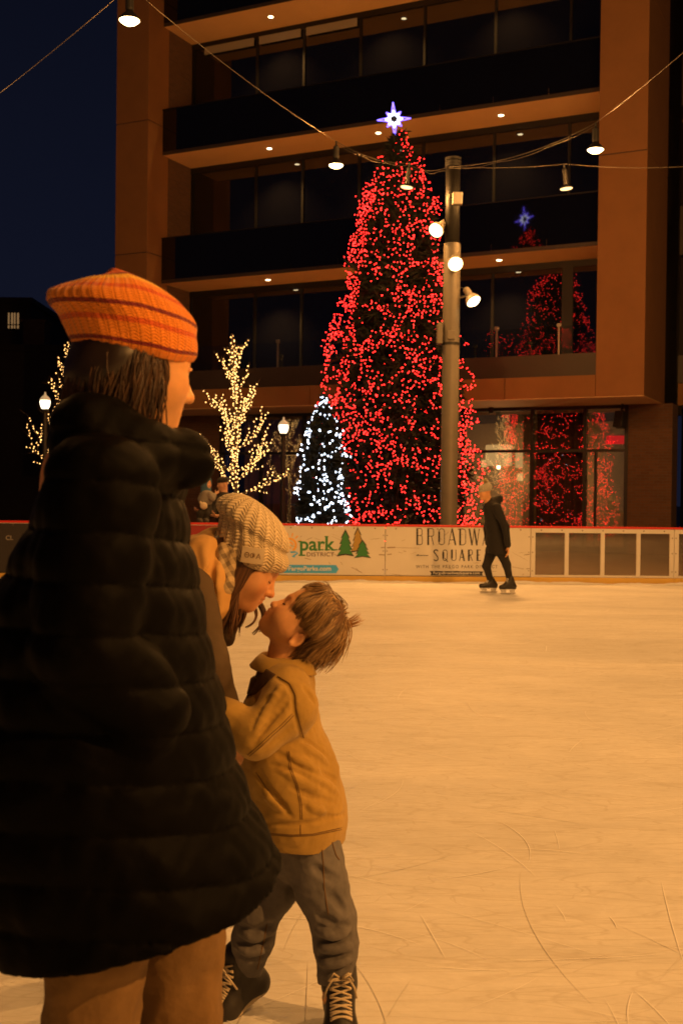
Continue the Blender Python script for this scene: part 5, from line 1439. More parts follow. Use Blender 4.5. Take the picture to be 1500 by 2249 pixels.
# label patch on the cuff, bent round it
def patch():
    a0 = math.acos(.13) ; V = []; n = 10; tcap = bvh(*[np.array([v.co[:] for v in cap_o.data.vertices]) + np.array(woman.location), [tuple(p.vertices) for p in cap_o.data.polygons]])
    c = [(533, 1199), (582, 1206), (577, 1240), (530, 1233)]
    def at(s_, t, off):
        x = (c[0][0] * (1-s_) + c[1][0] * s_) * (1-t) + (c[3][0] * (1-s_) + c[2][0] * s_) * t; y = (c[0][1] * (1-s_) + c[1][1] * s_) * (1-t) + (c[3][1] * (1-s_) + c[2][1] * s_) * t
        return cast(tcap, x, y)
    pts = [at(i / 4, j / 2, 0) for j in range(3) for i in range(5)]
    cen = np.mean([p[0] for p in pts], 0); n_ = nrm(np.mean([p[1] for p in pts], 0)); n_ = n_ if np.dot(n_, CAM - cen) > 0 else -n_
    ex = nrm(pts[4][0] + pts[14][0] - pts[0][0] - pts[10][0]); ex = nrm(ex - n_ * np.dot(ex, n_)); ey = np.cross(n_, ex)
    ey = ey if ey[2] > 0 else -ey
    W = .029; Hh = .0205; V = []; Fq = []
    cv = lambda x, y, o: cen + ex * x + ey * y + n_ * (.0052 + o - 3.2 * x * x - 2.0 * y * y)
    for o in (0, .002):
        for j in range(9):
            for i in range(13): V.append(cv(-W + 2 * W * i / 12, -Hh + 2 * Hh * j / 8, o - (.003 if o == 0 else 0)))
    g = lambda o, j, i: o * 117 + j * 13 + i
    for j in range(8):
        for i in range(12): Fq.append((g(1, j, i), g(1, j, i+1), g(1, j+1, i+1), g(1, j+1, i))); Fq.append((g(0, j, i), g(0, j+1, i), g(0, j+1, i+1), g(0, j, i+1)))
    for i in range(12): Fq += [(g(0, 0, i), g(0, 0, i+1), g(1, 0, i+1), g(1, 0, i)), (g(0, 8, i+1), g(0, 8, i), g(1, 8, i), g(1, 8, i+1))]
    for j in range(8): Fq += [(g(0, j+1, 0), g(0, j, 0), g(1, j, 0), g(1, j+1, 0)), (g(0, j, 12), g(0, j+1, 12), g(1, j+1, 12), g(1, j, 12))]
    o = mesh_np('label_patch', V, Fq, mat('cream_leather', (.66, .56, .40), .6), cap_o, smooth=True); auto_smooth(o)
    TV, TF, _ = text_shape('ΘΦΑ', .012)
    TVw = [cv((-.72 + 1.44 * v[0]) * W, (-.36 + .72 * v[1]) * Hh, .0024) for v in TV]
    mesh_np('lettering', TVw, TF, mat('tan_emboss', (.20, .12, .05), .7), o, smooth=False)
patch()
# hair falling from under the beanie
def woman_hair():
    rs = np.random.RandomState(5); st = []
    for i in range(2200):
        a = rs.uniform(R(46), R(314)); a = a if rs.rand() < .4 else rs.uniform(R(46), R(140)) * (1 if rs.rand() < .3 else -1)
        f = -.03 + .38 * math.cos(a); s_ = .335 * math.sin(a); p = frw.p(f, s_, rs.uniform(-.02, .10)); ln = rs.uniform(.13, .21); m_ = 10; P = [p]; d = nrm(-frw.u * .6 + np.array([-.15, 0, -.5]) + (frw.f * f + frw.s * s_) * .1)
        ph = rs.uniform(0, 6); cu = rs.uniform(.05, .25)
        side_out = frw.s * np.sign(s_)
        fc = 1.0 if f > .12 else 0.0
        for j in range(m_):
            t = j / m_
            v = nrm(np.array([-.42 + .30 * fc, 0, -1.0]) + side_out * .10 * math.sin(ph) + np.array([math.sin(ph + t * 5), math.cos(ph + t * 5) * .4, 0]) * cu * t + rs.normal(size=3) * .03)
            d = nrm(d * .6 + v * .4); p = p + d * ln / m_
            L = frw.loc(p)
            e = math.sqrt((L[0] + .03) ** 2 / .36 ** 2 + L[1] ** 2 / .33 ** 2)
            if e < 1 and L[2] > -.45: p = p + side_out * H1 * .33 * (1 - e) * .7
            if L[0] > .10 and L[2] > -.42: p = p - frw.f * H1 * (L[0] - .10) * .8
            P.append(p)
        r0 = rs.uniform(.0010, .0022); k = rs.rand(); c = np.array([.035, .016, .009]) * (1 - k) + np.array([.17, .08, .035]) * k
        st.append((P, list(r0 * np.interp(np.linspace(0, 1, len(P)), [0, .3, .75, 1], [1, 1, .75, .1])), tuple(c)))
    # loose curled ends hanging below the chin
    for x0, y0, x1, y1, x2, y2, d0 in ((528, 1300, 556, 1352, 516, 1382, -.03), (520, 1305, 540, 1368, 508, 1380, -.04), (560, 1312, 596, 1360, 556, 1394, .09), (563, 1312, 600, 1352, 570, 1386, .10), (552, 1318, 580, 1360, 540, 1378, .08), (516, 1310, 530, 1352, 510, 1366, -.04), (524, 1300, 548, 1340, 528, 1376, -.02)):
        for k in range(14):
            j_ = rs.normal(size=6) * 1.7; dd = d0 + rs.uniform(-.012, .012)
            A, B, Cc = w_(x0 + j_[0] * 2, y0 + j_[1], dd), w_(x1 + j_[2], y1 + j_[3], dd), w_(x2 + j_[4], y2 + j_[5], dd - .01)
            P = [A * (1-t)**2 + 2 * B * t * (1-t) + Cc * t * t for t in np.linspace(0, 1, 10)]; k2 = rs.rand()
            st.append((P, [.0014, .0016, .0016, .0016, .0015, .0014, .0012, .0010, .0007, .0003], tuple(np.array([.05, .022, .011]) * (1-k2) + np.array([.20, .10, .045]) * k2)))
    CapS = Shape(); CapS.ell(frw.p(-.07, 0, .06), np.array([.40, .34, .36]) * H1, frw.M, .01); CapS.cap(frw.p(-.22, 0, -.12), w_(478, 1290), .075, .06, .03)
    CapS.plane(frw.p(.06, 0, 0), frw.M @ nrm([1, 0, .1]))
    lo, hi = bounds([frw.o - .2, frw.o + .16], 0); V, Q = surf(CapS, lo, hi, .006)
    q = MB(); q.col = (.06, .028, .014); q._add(V, [tuple(f) for f in Q])
    for P, r_, c in st: q.col = c; q.tube(P, r_, 4, flat=.6)
    return q.build('hair', hair_m, woman, smooth=True)
woman_hair()
# jacket with hood, scarf
wj = mat('sand_jacket', (.68, .40, .13), .85, noise=(7, .12), bump=(500, .3, .0012)); wd = mat('dark_olive_sleeve', (.09, .058, .028), .85, noise=(9, .2), bump=(300, .3, .0015))
J = Shape(); J.chain([w_(462, 1268), w_(430, 1300, .02), w_(290, 1372, .08), w_(150, 1440, .18)], [.085, .125, .14, .15], .05, sq=((0, 1, 0), 1.45))
J.chain([w_(470, 1192, .02), w_(448, 1215, -.07), w_(452, 1270, -.11), w_(470, 1330, -.10)], [.036, .040, .040, .036], .025); J.chain([w_(470, 1192, .02), w_(450, 1225, .10), w_(470, 1300, .13)], [.036, .04, .035], .025)
J.ell(w_(420, 1212, .03), (.065, .10, .045), None, .03)
for pts in ([w_(478, 1190, -.09), w_(462, 1260, -.14), w_(468, 1330, -.14)], [w_(430, 1200, -.12), w_(440, 1270, -.17), w_(452, 1330, -.17)]): J.chain(pts, [.008] * 3, .018, '-')
Lp = Shape(); Lp.chain([w_(470, 1320, -.05), w_(490, 1375, -.03), w_(498, 1408, -.01)], [.040, .030, .014], .03, sq=((.3, 1, 0), 1.5)); Lp.warp(lambda P: .003 * sheet_noise(P, 25, 50))
J.warp(lambda P: .004 * sheet_noise(P, 24, 26) + .003 * np.abs(sheet_noise(P, 29, 60)))
lo, hi = bounds([w_(40, 1140, -.35), w_(520, 1560, .5)], .06); V, Q = surf(J, lo, hi, .0062); jw = mesh_np('jacket', V, Q, wj, woman)
A = Shape(); A.chain([w_(412, 1300, -.18), w_(455, 1455, -.215), w_(500, 1582, -.15)], [.07, .054, .045], .03); A.chain([w_(432, 1300, .24), w_(450, 1460, .26), w_(505, 1582, .15)], [.07, .055, .045], .03)
A.warp(lambda P: .005 * sheet_noise(P, 34, 30) + .004 * np.abs(sheet_noise(P, 39, 55)) + .0015 * sheet_noise(P, 40, 130)); A.plane(w_(502, 1592, -.15), (.35, .1, -1))
lo, hi = bounds([w_(400, 1240, -.32), w_(580, 1620, .36)], .05); V, Q = surf(A, lo, hi, .006); mesh_np('sleeve', V, Q, wd, woman)
lo, hi = bounds([w_(440, 1290, -.15), w_(530, 1430, .1)], .05); V, Q = surf(Lp, lo, hi, .006); mesh_np('lapel', V, Q, wd, woman)
q = MB(); q.tube([w_(528, 1545, -.20), w_(540, 1568, -.19), w_(542, 1594, -.185)], [.006, .010, .008], 6, flat=.4); q.build('cuff_strap', mat('black_strap', (.012, .011, .01), .6), woman, smooth=True)
def plaid():
    M = bpy.data.materials.new('plaid_scarf'); M.use_nodes = True; t = M.node_tree; b = t.nodes['Principled BSDF']; tc = t.nodes.new('ShaderNodeTexCoord')
    cols = None
    for sc_, rot in ((34, (0, R(30), 0)), (34, (R(20), R(-55), R(10)))):
        mp = t.nodes.new('ShaderNodeMapping'); mp.inputs['Rotation'].default_value = rot; t.links.new(tc.outputs['Object'], mp.inputs[0])
        wv = t.nodes.new('ShaderNodeTexWave'); wv.inputs['Scale'].default_value = sc_ / 6.28 * 2.6; wv.inputs['Distortion'].default_value = .3; t.links.new(mp.outputs[0], wv.inputs[0])
        rp = t.nodes.new('ShaderNodeValToRGB'); rp.color_ramp.elements[0].position = .45; rp.color_ramp.elements[1].position = .55
        rp.color_ramp.elements[0].color = (.20, .15, .09, 1); rp.color_ramp.elements[1].color = (.58, .45, .26, 1); t.links.new(wv.outputs['Fac'], rp.inputs[0])
        if cols is None: cols = rp.outputs[0]
        else:
            mx = t.nodes.new('ShaderNodeMix'); mx.data_type = 'RGBA'; mx.inputs['Factor'].default_value = .35; t.links.new(cols, mx.inputs['A']); t.links.new(rp.outputs[0], mx.inputs['B']); cols = mx.outputs['Result']
    t.links.new(cols, b.inputs['Base Color']); b.inputs['Roughness'].default_value = .95; return M
Sc = Shape(); Sc.chain([w_(496, 1180, -.02), w_(498, 1225, -.085), w_(486, 1285, -.10), w_(474, 1335, -.06), w_(480, 1350, .02)], [.024, .027, .028, .026, .024], .02); Sc.chain([w_(496, 1180, -.02), w_(500, 1240, .09), w_(488, 1310, .10), w_(480, 1350, .02)], [.03, .034, .034, .03], .02)
for pts in ([w_(500, 1190, -.10), w_(494, 1250, -.125), w_(480, 1320, -.12)],): Sc.chain(pts, [.006] * 3, .012, '-')
Sc.warp(lambda P: .003 * sheet_noise(P, 44, 60))
lo, hi = bounds([w_(440, 1150, -.2), w_(540, 1380, .2)], .03); V, Q = surf(Sc, lo, hi, .005); mesh_np('scarf', V, Q, plaid(), woman)
Pn = Shape()
for dd in (.08, .28): Pn.chain([w_(150, 1470, dd), w_(300, 1850, dd), w_(222, 2120, dd)], [.11, .08, .06], .03)
lo, hi = bounds([w_(20, 1360, -.1), w_(420, 2190, .45)], .05); V, Q = surf(Pn, lo, hi, .009); mesh_np('trousers', V, Q, mat('black_trousers', (.02, .018, .017), .9), woman)
for dd in (.08, .28):
    a = w_(222, 2125, dd); Bt = Shape(); Bt.cap(a + np.array([0, 0, .02]), np.array([a[0] - .03, a[1], .05]), .06, .05, .02); Bt.cap(np.array([a[0] - .03, a[1], .045]), np.array([a[0] + .17, a[1] - .02, .04]), .045, .04, .03); Bt.plane((0, 0, .004), (0, 0, -1))
    lo, hi = bounds([a, np.array([a[0] + .2, a[1], 0.0])], .09); V, Q = surf(Bt, lo, hi, .008); mesh_np('boot', V, Q, boot_m, woman)

# ------------------------------------------------------------------ the passing person in the long coat
D2 = 2.0
p_ = lambda x, y, dd=0.0: px(x, y, D2 + dd)
walker = person('person', [*p_(240, 1500)[:2], 0], 'person in long black quilted coat and orange striped hat passing close by')
H2 = .235
frp = Fr(p_(312, 795), (.87, .46, -.17), (.15, .07, .98), H2)
S = Shape(); head(S, frp, nose=1.1, mouth=.0, closed=False, ears=False)
X = lambda x, y=1100: p_(x, y)[0]
Z = lambda y: p_(300, y)[2]
S.chain([frp.p(-.10, 0, -.3), p_(272, 985), p_(240, 1040)], [.06, .058, .07], .03)
S.chain([p_(235, 1060), p_(215, 1300), p_(225, 1500)], [.11, .11, .12], .05, sq=((0, 1, 0), 1.4))
for s_, dd in ((-1, -.20), (1, .20)):
    S.chain([p_(235, 1065, dd * .85), p_(170, 1420, dd * 1.15), p_(250, 1540, dd * .55)], [.05, .042, .03], .03); hand(S, p_(254, 1546, dd * .55), (.45, -s_ * .05, -.88), (0, -s_, 0), .18, .5, s_)
legs = {-1: (p_(250, 1560, -.09), p_(215, 2060, -.10), p_(170, 2600, -.08)), 1: (p_(240, 1560, .09), p_(390, 2060, .08), p_(420, 2560, .12))}
for s_, P in legs.items():
    S.chain(list(P), [.09, .06, .045], .03); S.cap(P[2], np.array([P[2][0] + .1, P[2][1], .05]), .045, .035, .03)
lo, hi = bounds([p_(60, 600, -.35), p_(520, 1700, .35), np.array([X(240), 2.0, .0])], .1)
V, Q = surf(S, lo, hi, .0056); mesh_np('body', V, Q, skin_m, walker, col=skin_tint(V, frp, (.78, .40, .16), (.60, .18, .08)))
for s_ in (1, -1):
    q = MB(); q.tube([frp.p(.333, .065 * s_, -.058), frp.p(.345, .112 * s_, -.075), frp.p(.322, .172 * s_, -.060)], [.001, .002, .001], 5); q.build('eyelash', mat('lash_hair', (.05, .025, .015), .7), walker, smooth=True)
    q = MB(); q.tube([frp.p(.34, .05 * s_, .05), frp.p(.325, .11 * s_, .068), frp.p(.27, .19 * s_, .055)], [.0018, .003, .0012], 5, flat=.5); q.build('eyebrow', mat('dark_brow', (.06, .03, .018), .7), walker, smooth=True)
og = (.95, .30, .03); ye = (1.0, .55, .06); mr = (.25, .03, .03); rd = (.75, .13, .025)
hat_m = knit_mat('striped_orange_knit', (1, 1, 1), (.35, .30, .28), 40, 46, [(0, og), (.10, mr), (.13, og), (.24, rd), (.28, og), (.36, mr), (.40, og), (.52, rd), (.56, og), (.63, ye), (.69, mr), (.72, rd), (.86, mr)])
hat, hv = loft(frp, [(.00, -.06, .42, .36), (.05, -.07, .46, .395), (.16, -.10, .49, .41), (.26, -.14, .51, .41), (.34, -.20, .56, .40), (.42, -.24, .53, .385), (.50, -.26, .42, .34), (.56, -.30, .30, .26), (.60, -.34, .16, .14), (.615, -.36, .06, .05), (.617, -.36, .003, .003)], 160, walker, 'knit_hat', hat_m, 40, .012, 70, lambda f, s_: .10 * max(0, f / .42) ** 2, sink=.14)
eye_w = mat('eye_white', (.75, .72, .68), .2, spec=.6); iris_m = mat('dark_iris', (.02, .012, .008), .1)
for s_ in (1, -1):
    c = frp.p(.285, .115 * s_, -.03); q = MB(); q.sphere(c, .052 * H2, 14, 10); e_ = q.build('eye', eye_w, walker, smooth=True)
    q = MB(); q.sphere(c + frp.f * .026 * H2, .030 * H2, 12, 8); q.build('iris', iris_m, e_, smooth=True)
    q = MB(); q.tube([frp.p(.32, .055 * s_, -.008), frp.p(.343, .112 * s_, .012), frp.p(.315, .175 * s_, -.012)], [.0022, .0034, .0022], 6, flat=1.3); q.tube([frp.p(.318, .06 * s_, -.05), frp.p(.333, .112 * s_, -.068), frp.p(.312, .17 * s_, -.05)], [.0018, .0024, .0018], 6)
    q.build('eyelid', mat('eyelid_skin', (.62, .31, .13), .5), walker, smooth=True)
# dark hair at the nape
Hs = Shape(); Hs.ell(frp.p(-.10, 0, .02), np.array([.345, .34, .34]) * H2, frp.M, .01); Hs.cap(frp.p(-.24, 0, -.15), p_(245, 950), .07, .06, .05); Hs.plane(frp.p(-.02, 0, 0), frp.M @ nrm([1, 0, .25])); Hs.warp(lambda P: .004 * sheet_noise(P, 3, 60))
lo, hi = bounds([frp.o - .22, frp.o + .17], 0); V, Q = surf(Hs, lo, hi, .006); qh = MB(); qh.col = (.02, .012, .008); qh._add(V, [tuple(f) for f in Q]); rs = np.random.RandomState(12)
for i in range(1500):
    a = rs.uniform(R(62), R(298)); f = -.10 + .335 * math.cos(a); s_ = .335 * math.sin(a); p = frp.p(f, s_, rs.uniform(-.02, .15)); out_ = nrm(frp.f * (f + .1) + frp.s * s_); P = [p]; ln = rs.uniform(.08, .17); ph = rs.uniform(0, 6)
    for j in range(6): p = p + nrm(np.array([-.15, 0, -1]) + out_ * (.22 - .05 * j) + rs.normal(size=3) * .07 + .2 * math.sin(ph + j) * frp.f) * ln / 6; P.append(p)
    k = rs.rand(); qh.col = tuple(np.array([.018, .010, .006]) * (1 - k) + np.array([.085, .042, .018]) * k); qh.tube(P, [.0014, .0016, .0016, .0014, .0012, .0008, .0003], 4, flat=.6)
qh.build('hair', hair_m, walker, smooth=True)
coat_m = mat('black_quilted_nylon', (.0012, .0010, .0010), .6, noise=(5, .3), bump=(60, .2, .003), spec=.06)
Cs = Shape()
ys = [2140, 2060, 1980, 1900, 1800, 1700, 1600, 1450, 1300, 1180, 1100, 1050, 1015, 985]
xl = [20, 0, -20, -40, -55, -55, -50, -30, 20, 80, 118, 128, 142, 185]; xr = [655, 652, 642, 606, 552, 512, 490, 455, 424, 396, 385, 385, 385, 380]
Cs.stack([Z(y) for y in ys], [X(x) for x in xl], [X(x) for x in xr], [2.02] * 14, [.30, .30, .295, .29, .285, .275, .27, .26, .255, .25, .24, .20, .15, .12], .02, 2.3)
Cs.chain([p_(225, 1075, -.20), p_(185, 1420, -.24), p_(320, 1560, -.20)], [.085, .072, .06], .016); Cs.chain([p_(225, 1075, .20), p_(180, 1420, .27), p_(345, 1560, .22)], [.085, .072, .06], .016)
Cs.chain([p_(225, 905, .0), p_(205, 955, -.12), p_(310, 1000, -.12), p_(405, 1010, -.04)], [.055, .055, .042, .034], .03); Cs.chain([p_(225, 905, .0), p_(205, 955, .12), p_(310, 1000, .12), p_(405, 1010, -.04)], [.055, .055, .042, .034], .03)
Cs.warp(lambda P: -.010 * np.abs(np.sin(PI * (P[:, 2] + .02 * np.sin(P[:, 0] * 5 + P[:, 1] * 4)) / .078)) ** .45 - .004 * np.abs(sheet_noise(P * np.array([1, 1, .45], f32), 59, 45)) + .002 * sheet_noise(P, 54, 22) + .003 * sheet_noise(P, 57, 50) + .0015 * sheet_noise(P, 58, 110))
Cs.plane((0, 0, Z(1965)), (.20, .03, -1))
lo, hi = bounds([p_(-160, 880, -.42), p_(700, 2130, .45)], .05); V, Q = surf(Cs, lo, hi, .0068); mesh_np('coat', V, Q, coat_m, walker)
Pn = Shape()
for P in legs.values(): Pn.chain([P[0], P[1], P[2]], [.11, .085, .075], .03)
Pn.warp(lambda P: .007 * sheet_noise(P, 64, 24) + .006 * np.abs(sheet_noise(P * np.array([1, 1, 1.6], f32), 67, 34)) + .002 * sheet_noise(P, 68, 110))
lo, hi = bounds([p_(80, 1500, -.25), p_(480, 2660, .3)], .1); V, Q = surf(Pn, lo, hi, .008); mesh_np('trousers', V, Q, mat('tan_trousers', (.23, .13, .042), .9, noise=(6, .4), bump=(11, .45, .03)), walker)
for P in legs.values():
    a = P[2]; Bt = Shape(); Bt.cap(a + np.array([0, 0, .10]), np.array([a[0], a[1], .06]), .06, .055, .02); Bt.cap(np.array([a[0] - .02, a[1], .055]), np.array([a[0] + .17, a[1] + .01, .045]), .05, .042, .03); Bt.plane((0, 0, .004), (0, 0, -1))
    lo, hi = bounds([a, np.array([a[0] + .2, a[1], 0.0])], .1); V, Q = surf(Bt, lo, hi, .008); mesh_np('boot', V, Q, boot_m, walker)

# ------------------------------------------------------------------ the skater by the boards
D3 = 16.25
s3 = lambda x, y, dd=0.0: px(x, y, D3 + dd)
skater = person('person', [*s3(1090, 1300)[:2], 0], 'skater in dark coat and pale knit hat gliding past the white board')
frk = Fr(s3(1063, 1079), (-.95, -.20, -.22), (-.20, 0, .97), .225)
S = Shape(); head(S, frk, nose=1.1)
S.chain([frk.p(-.1, 0, -.3), s3(1074, 1108), s3(1080, 1120)], [.055, .055, .07], .03)
S.chain([s3(1080, 1125), s3(1088, 1165), s3(1090, 1203)], [.10, .095, .075], .05)
S.chain([s3(1088, 1118, -.16), s3(1108, 1158, -.24), s3(1114, 1196, -.20)], [.045, .038, .03], .02); hand(S, s3(1114.5, 1199, -.20), (.1, -.05, -1), (-1, 0, 0), .17, .5, 1)
S.chain([s3(1080, 1118, .16), s3(1070, 1160, .2), s3(1072, 1195, .15)], [.045, .038, .03], .02); hand(S, s3(1072, 1198, .15), (-.1, -.05, -1), (1, 0, 0), .17, .5, -1)
lk = [[s3(1080, 1208, .07), s3(1068, 1243, .06), s3(1078, 1281, .10)], [s3(1099, 1208, -.06), s3(1112, 1240, -.10), s3(1120, 1278, -.10)]]
for P in lk: S.chain(P, [.075, .048, .036], .03); S.cap(P[2], P[2] + np.array([-.08, -.02, -.05]), .036, .034, .02)
lo, hi = bounds([s3(1040, 1040, -.3), s3(1130, 1300, .3)], .05); V, Q = surf(S, lo, hi, .009); mesh_np('body', V, Q, skin_m, skater, col=skin_tint(V, frk, (.78, .40, .18), (.6, .18, .1)))
loft(frk, [(-.02, -.05, .42, .36), (.08, -.06, .45, .39), (.2, -.08, .46, .40), (.32, -.11, .43, .37), (.42, -.14, .34, .29), (.50, -.16, .2, .17), (.53, -.17, .003, .003)], 60, skater, 'knit_hat', knit_mat('pale_knit', (.50, .46, .38), (.14, .12, .09), 20, 16), 20, .02, 30)
q = MB(); rs = np.random.RandomState(4); pc = frk.p(-.18, 0, .62)
for i in range(150): d = rand_dir(rs); q.tube([pc, pc + d * .05], [.006, .002], 3)
q.build('pompom', mat('pale_yarn', (.5, .42, .28), .95), skater, smooth=True)
coat2 = mat('black_wool', (.014, .012, .012), .85, bump=(80, .3, .004))
J = Shape(); J.chain([s3(1079, 1117), s3(1088, 1160), s3(1089, 1185), s3(1092, 1215)], [.125, .13, .135, .145], .05, sq=((0, 1, 0), 1.35)); J.chain([s3(1084, 1104, .0), s3(1096, 1096)], [.09, .055], .03)
J.chain([s3(1090, 1116, -.17), s3(1109, 1157, -.25), s3(1114, 1197, -.21)], [.07, .056, .045], .02); J.chain([s3(1080, 1118, .17), s3(1070, 1160, .22), s3(1072, 1193, .17)], [.07, .056, .045], .03)
J.warp(lambda P: .006 * sheet_noise(P, 74, 18) + .003 * sheet_noise(P, 77, 45)); J.plane(s3(1092, 1217), (-.10, 0, -1))
lo, hi = bounds([s3(1040, 1085, -.35), s3(1130, 1225, .35)], .04); V, Q = surf(J, lo, hi, .011); mesh_np('coat', V, Q, coat2, skater)
Pn = Shape()
for P in lk: Pn.chain([s3(1090, 1196)] + P, [.10, .088, .058, .042], .03)
lo, hi = bounds([s3(1050, 1180, -.2), s3(1130, 1285, .2)], .03); V, Q = surf(Pn, lo, hi, .009); mesh_np('leggings', V, Q, mat('black_trousers', (.02, .018, .017), .9), skater)
def skate(ank, d, parent):
    d = nrm(d); B_ = Shape(); g = ank[2]; heel = np.array([ank[0], ank[1], .105]) - d * .05; toe = heel + d * .22
    B_.cap(ank + np.array([0, 0, .05]), heel + np.array([0, 0, .01]), .05, .042, .02); B_.cap(heel, toe - d * .02, .040, .034, .04); B_.cap(ank + d * .02, toe - d * .06, .045, .034, .03); B_.plane((0, 0, .075), (0, 0, -1))
    lo, hi = bounds([ank, heel, toe], .09); V, Q = surf(B_, lo, hi, .008); o = mesh_np('ice_skate', V, Q, boot_m, parent)
    Mr = Matrix.Translation((heel[0], heel[1], 0)) @ Matrix.Rotation(math.atan2(d[1], d[0]), 4, 'Z')
    q = MB(); q.box((-.035, -.03, .062), (.215, .03, .078), .004, M=Mr); q.build('sole', white_b, o)
    q = MB(); q.box((-.025, -.011, .028), (.05, .011, .062), .003, M=Mr); q.box((.12, -.011, .028), (.195, .011, .062), .003, M=Mr); q.build('blade_holder', white_b, o)
    q = MB(); q.slab([(-.05, .026), (-.035, .008), (.0, .003), (.17, .003), (.215, .010), (.23, .026)], -.002, .002, M=Mr @ Matrix.Rotation(R(90), 4, 'X')); q.build('blade', mat('blade_steel', (.6, .58, .55), .25, metal=.9), o)
    q = MB()
    for i in range(5):
        c = (ank + np.array([0, 0, .05]) + d * .052) * (1 - i / 4) + (toe - d * .09 + np.array([0, 0, .045])) * (i / 4); sd = np.array([-d[1], d[0], 0]); q.tube([c - sd * .03 - np.array([0, 0, .012]), c + np.array([0, 0, .006]), c + sd * .03 - np.array([0, 0, .012])], .006, 5)
    q.build('laces', white_b, o, smooth=True)
skate(lk[0][2], (-1, -.25, 0), skater); skate(lk[1][2], (-.95, -.45, 0), skater)

# ------------------------------------------------------------------ man with a child behind the boards
D4 = 19.3
m4 = lambda x, y, dd=0.0: px(x, y, D4 + dd)
man = person('person', [*m4(492, 1150)[:2], -.06], 'man in black beanie and black jacket holding a child behind the boards')
frm = Fr(m4(489, 1062), (-.86, -.48, -.12), (-.10, 0, .99), .235)
S = Shape(); head(S, frm, nose=1.1); S.chain([frm.p(-.1, 0, -.3), m4(492, 1085), m4(494, 1095)], [.06, .06, .07], .03)
S.chain([m4(494, 1100), m4(494, 1130), m4(494, 1170)], [.12, .12, .12], .05, sq=((0, 1, 0), 1.3))
S.chain([m4(478, 1100, -.1), m4(464, 1128, -.25), m4(450, 1124, -.45)], [.05, .042, .032], .02); hand(S, m4(447, 1123, -.46), (-.9, -.2, .1), (0, .3, 1), .19, .5, 1)
S.chain([m4(512, 1102, .1), m4(516, 1140, -.05), m4(480, 1134, -.4)], [.05, .042, .032], .02); hand(S, m4(476, 1133, -.41), (-.9, -.2, .1), (0, .3, 1), .19, .5, -1)
for dd in (-.1, .1): S.chain([m4(494 + dd * 60, 1170, 0), np.array([m4(494 + dd * 60, 1170)[0], D4, .48]), np.array([m4(494 + dd * 60, 1170)[0], D4 + .03, .06])], [.09, .065, .05], .03); S.cap(np.array([m4(494 + dd * 60, 1170)[0], D4 + .03, .02]), np.array([m4(494 + dd * 60, 1170)[0] - .05, D4 - .15, .0]), .045, .04, .02)
lo, hi = bounds([m4(435, 1035, -.65), m4(530, 1100, .3), np.array([m4(490, 1150)[0], D4, -.06])], .08); V, Q = surf(S, lo, hi, .010); mesh_np('body', V, Q, skin_m, man, col=skin_tint(V, frm, (.60, .34, .22), (.45, .16, .11)))
loft(frm, [(.06, -.05, .43, .37), (.14, -.05, .45, .39), (.26, -.07, .45, .38), (.38, -.09, .38, .33), (.47, -.11, .24, .21), (.52, -.12, .003, .003)], 48, man, 'beanie', knit_mat('black_knit', (.02, .018, .018), (.006, .006, .006), 24, 16), 0, 0, 26)
J = Shape(); J.chain([m4(494, 1098), m4(494, 1130), m4(494, 1172)], [.14, .155, .15], .05, sq=((0, 1, 0), 1.35)); J.chain([m4(494, 1092), m4(490, 1088)], [.09, .075], .03)
J.chain([m4(480, 1102, -.12), m4(464, 1130, -.27), m4(452, 1126, -.44)], [.085, .068, .055], .03); J.chain([m4(512, 1104, .1), m4(518, 1140, -.06), m4(484, 1136, -.38)], [.085, .068, .055], .03)
J.warp(lambda P: .006 * sheet_noise(P, 84, 18)); lo, hi = bounds([m4(440, 1075, -.6), m4(540, 1185, .35)], .05); V, Q = surf(J, lo, hi, .012); mesh_np('jacket', V, Q, coat2, man)
Pn = Shape()
for dd in (-.1, .1): Pn.chain([m4(494 + dd * 60, 1170, 0), np.array([m4(494 + dd * 60, 1170)[0], D4, .48]), np.array([m4(494 + dd * 60, 1170)[0], D4 + .03, .03])], [.115, .085, .07], .03)
lo, hi = bounds([m4(470, 1160, -.1), np.array([m4(500, 1150)[0], D4, -.05])], .15); V, Q = surf(Pn, lo, hi, .014); mesh_np('trousers', V, Q, mat('black_trousers', (.02, .018, .017), .9), man)

D5 = 18.75
c5 = lambda x, y, dd=0.0: px(x, y, D5 + dd)
kid = person('person', [*c5(450, 1150)[:2], BH], 'toddler in blue hood and grey jacket carried by the man behind the boards')
frt = Fr(c5(455, 1061), (.75, -.55, -.05), (.05, 0, 1), .185)
S = Shape(); head(S, frt, chub=1, nose=.4); S.chain([frt.p(-.1, 0, -.3), c5(454, 1082)], [.05, .05], .03); S.chain([c5(454, 1088), c5(452, 1105), c5(453, 1120)], [.08, .085, .085], .03)
S.chain([c5(462, 1086, -.08), c5(466, 1094, -.12), c5(472, 1086, -.05)], [.036, .03, .024], .02); hand(S, c5(473, 1085, -.04), (.8, .2, .6), (0, 1, 0), .10, .5, 1)
S.chain([c5(446, 1086, .08), c5(442, 1096, .02), c5(448, 1104, -.1)], [.036, .03, .024], .02); hand(S, c5(449, 1105, -.11), (.3, -.2, -.9), (1, 0, 0), .10, .5, -1)
for dx, dd in ((-7, -.10), (6, -.06)): S.chain([c5(453 + dx * .6, 1120, dd * .5), c5(447 + dx, 1128, dd - .06), c5(446 + dx, 1142, dd - .06)], [.05, .042, .034], .02)
lo, hi = bounds([c5(425, 1040, -.3), c5(480, 1148, .2)], .04); V, Q = surf(S, lo, hi, .009); mesh_np('body', V, Q, skin_m, kid, col=skin_tint(V, frt, (.60, .34, .22), (.5, .2, .14)))
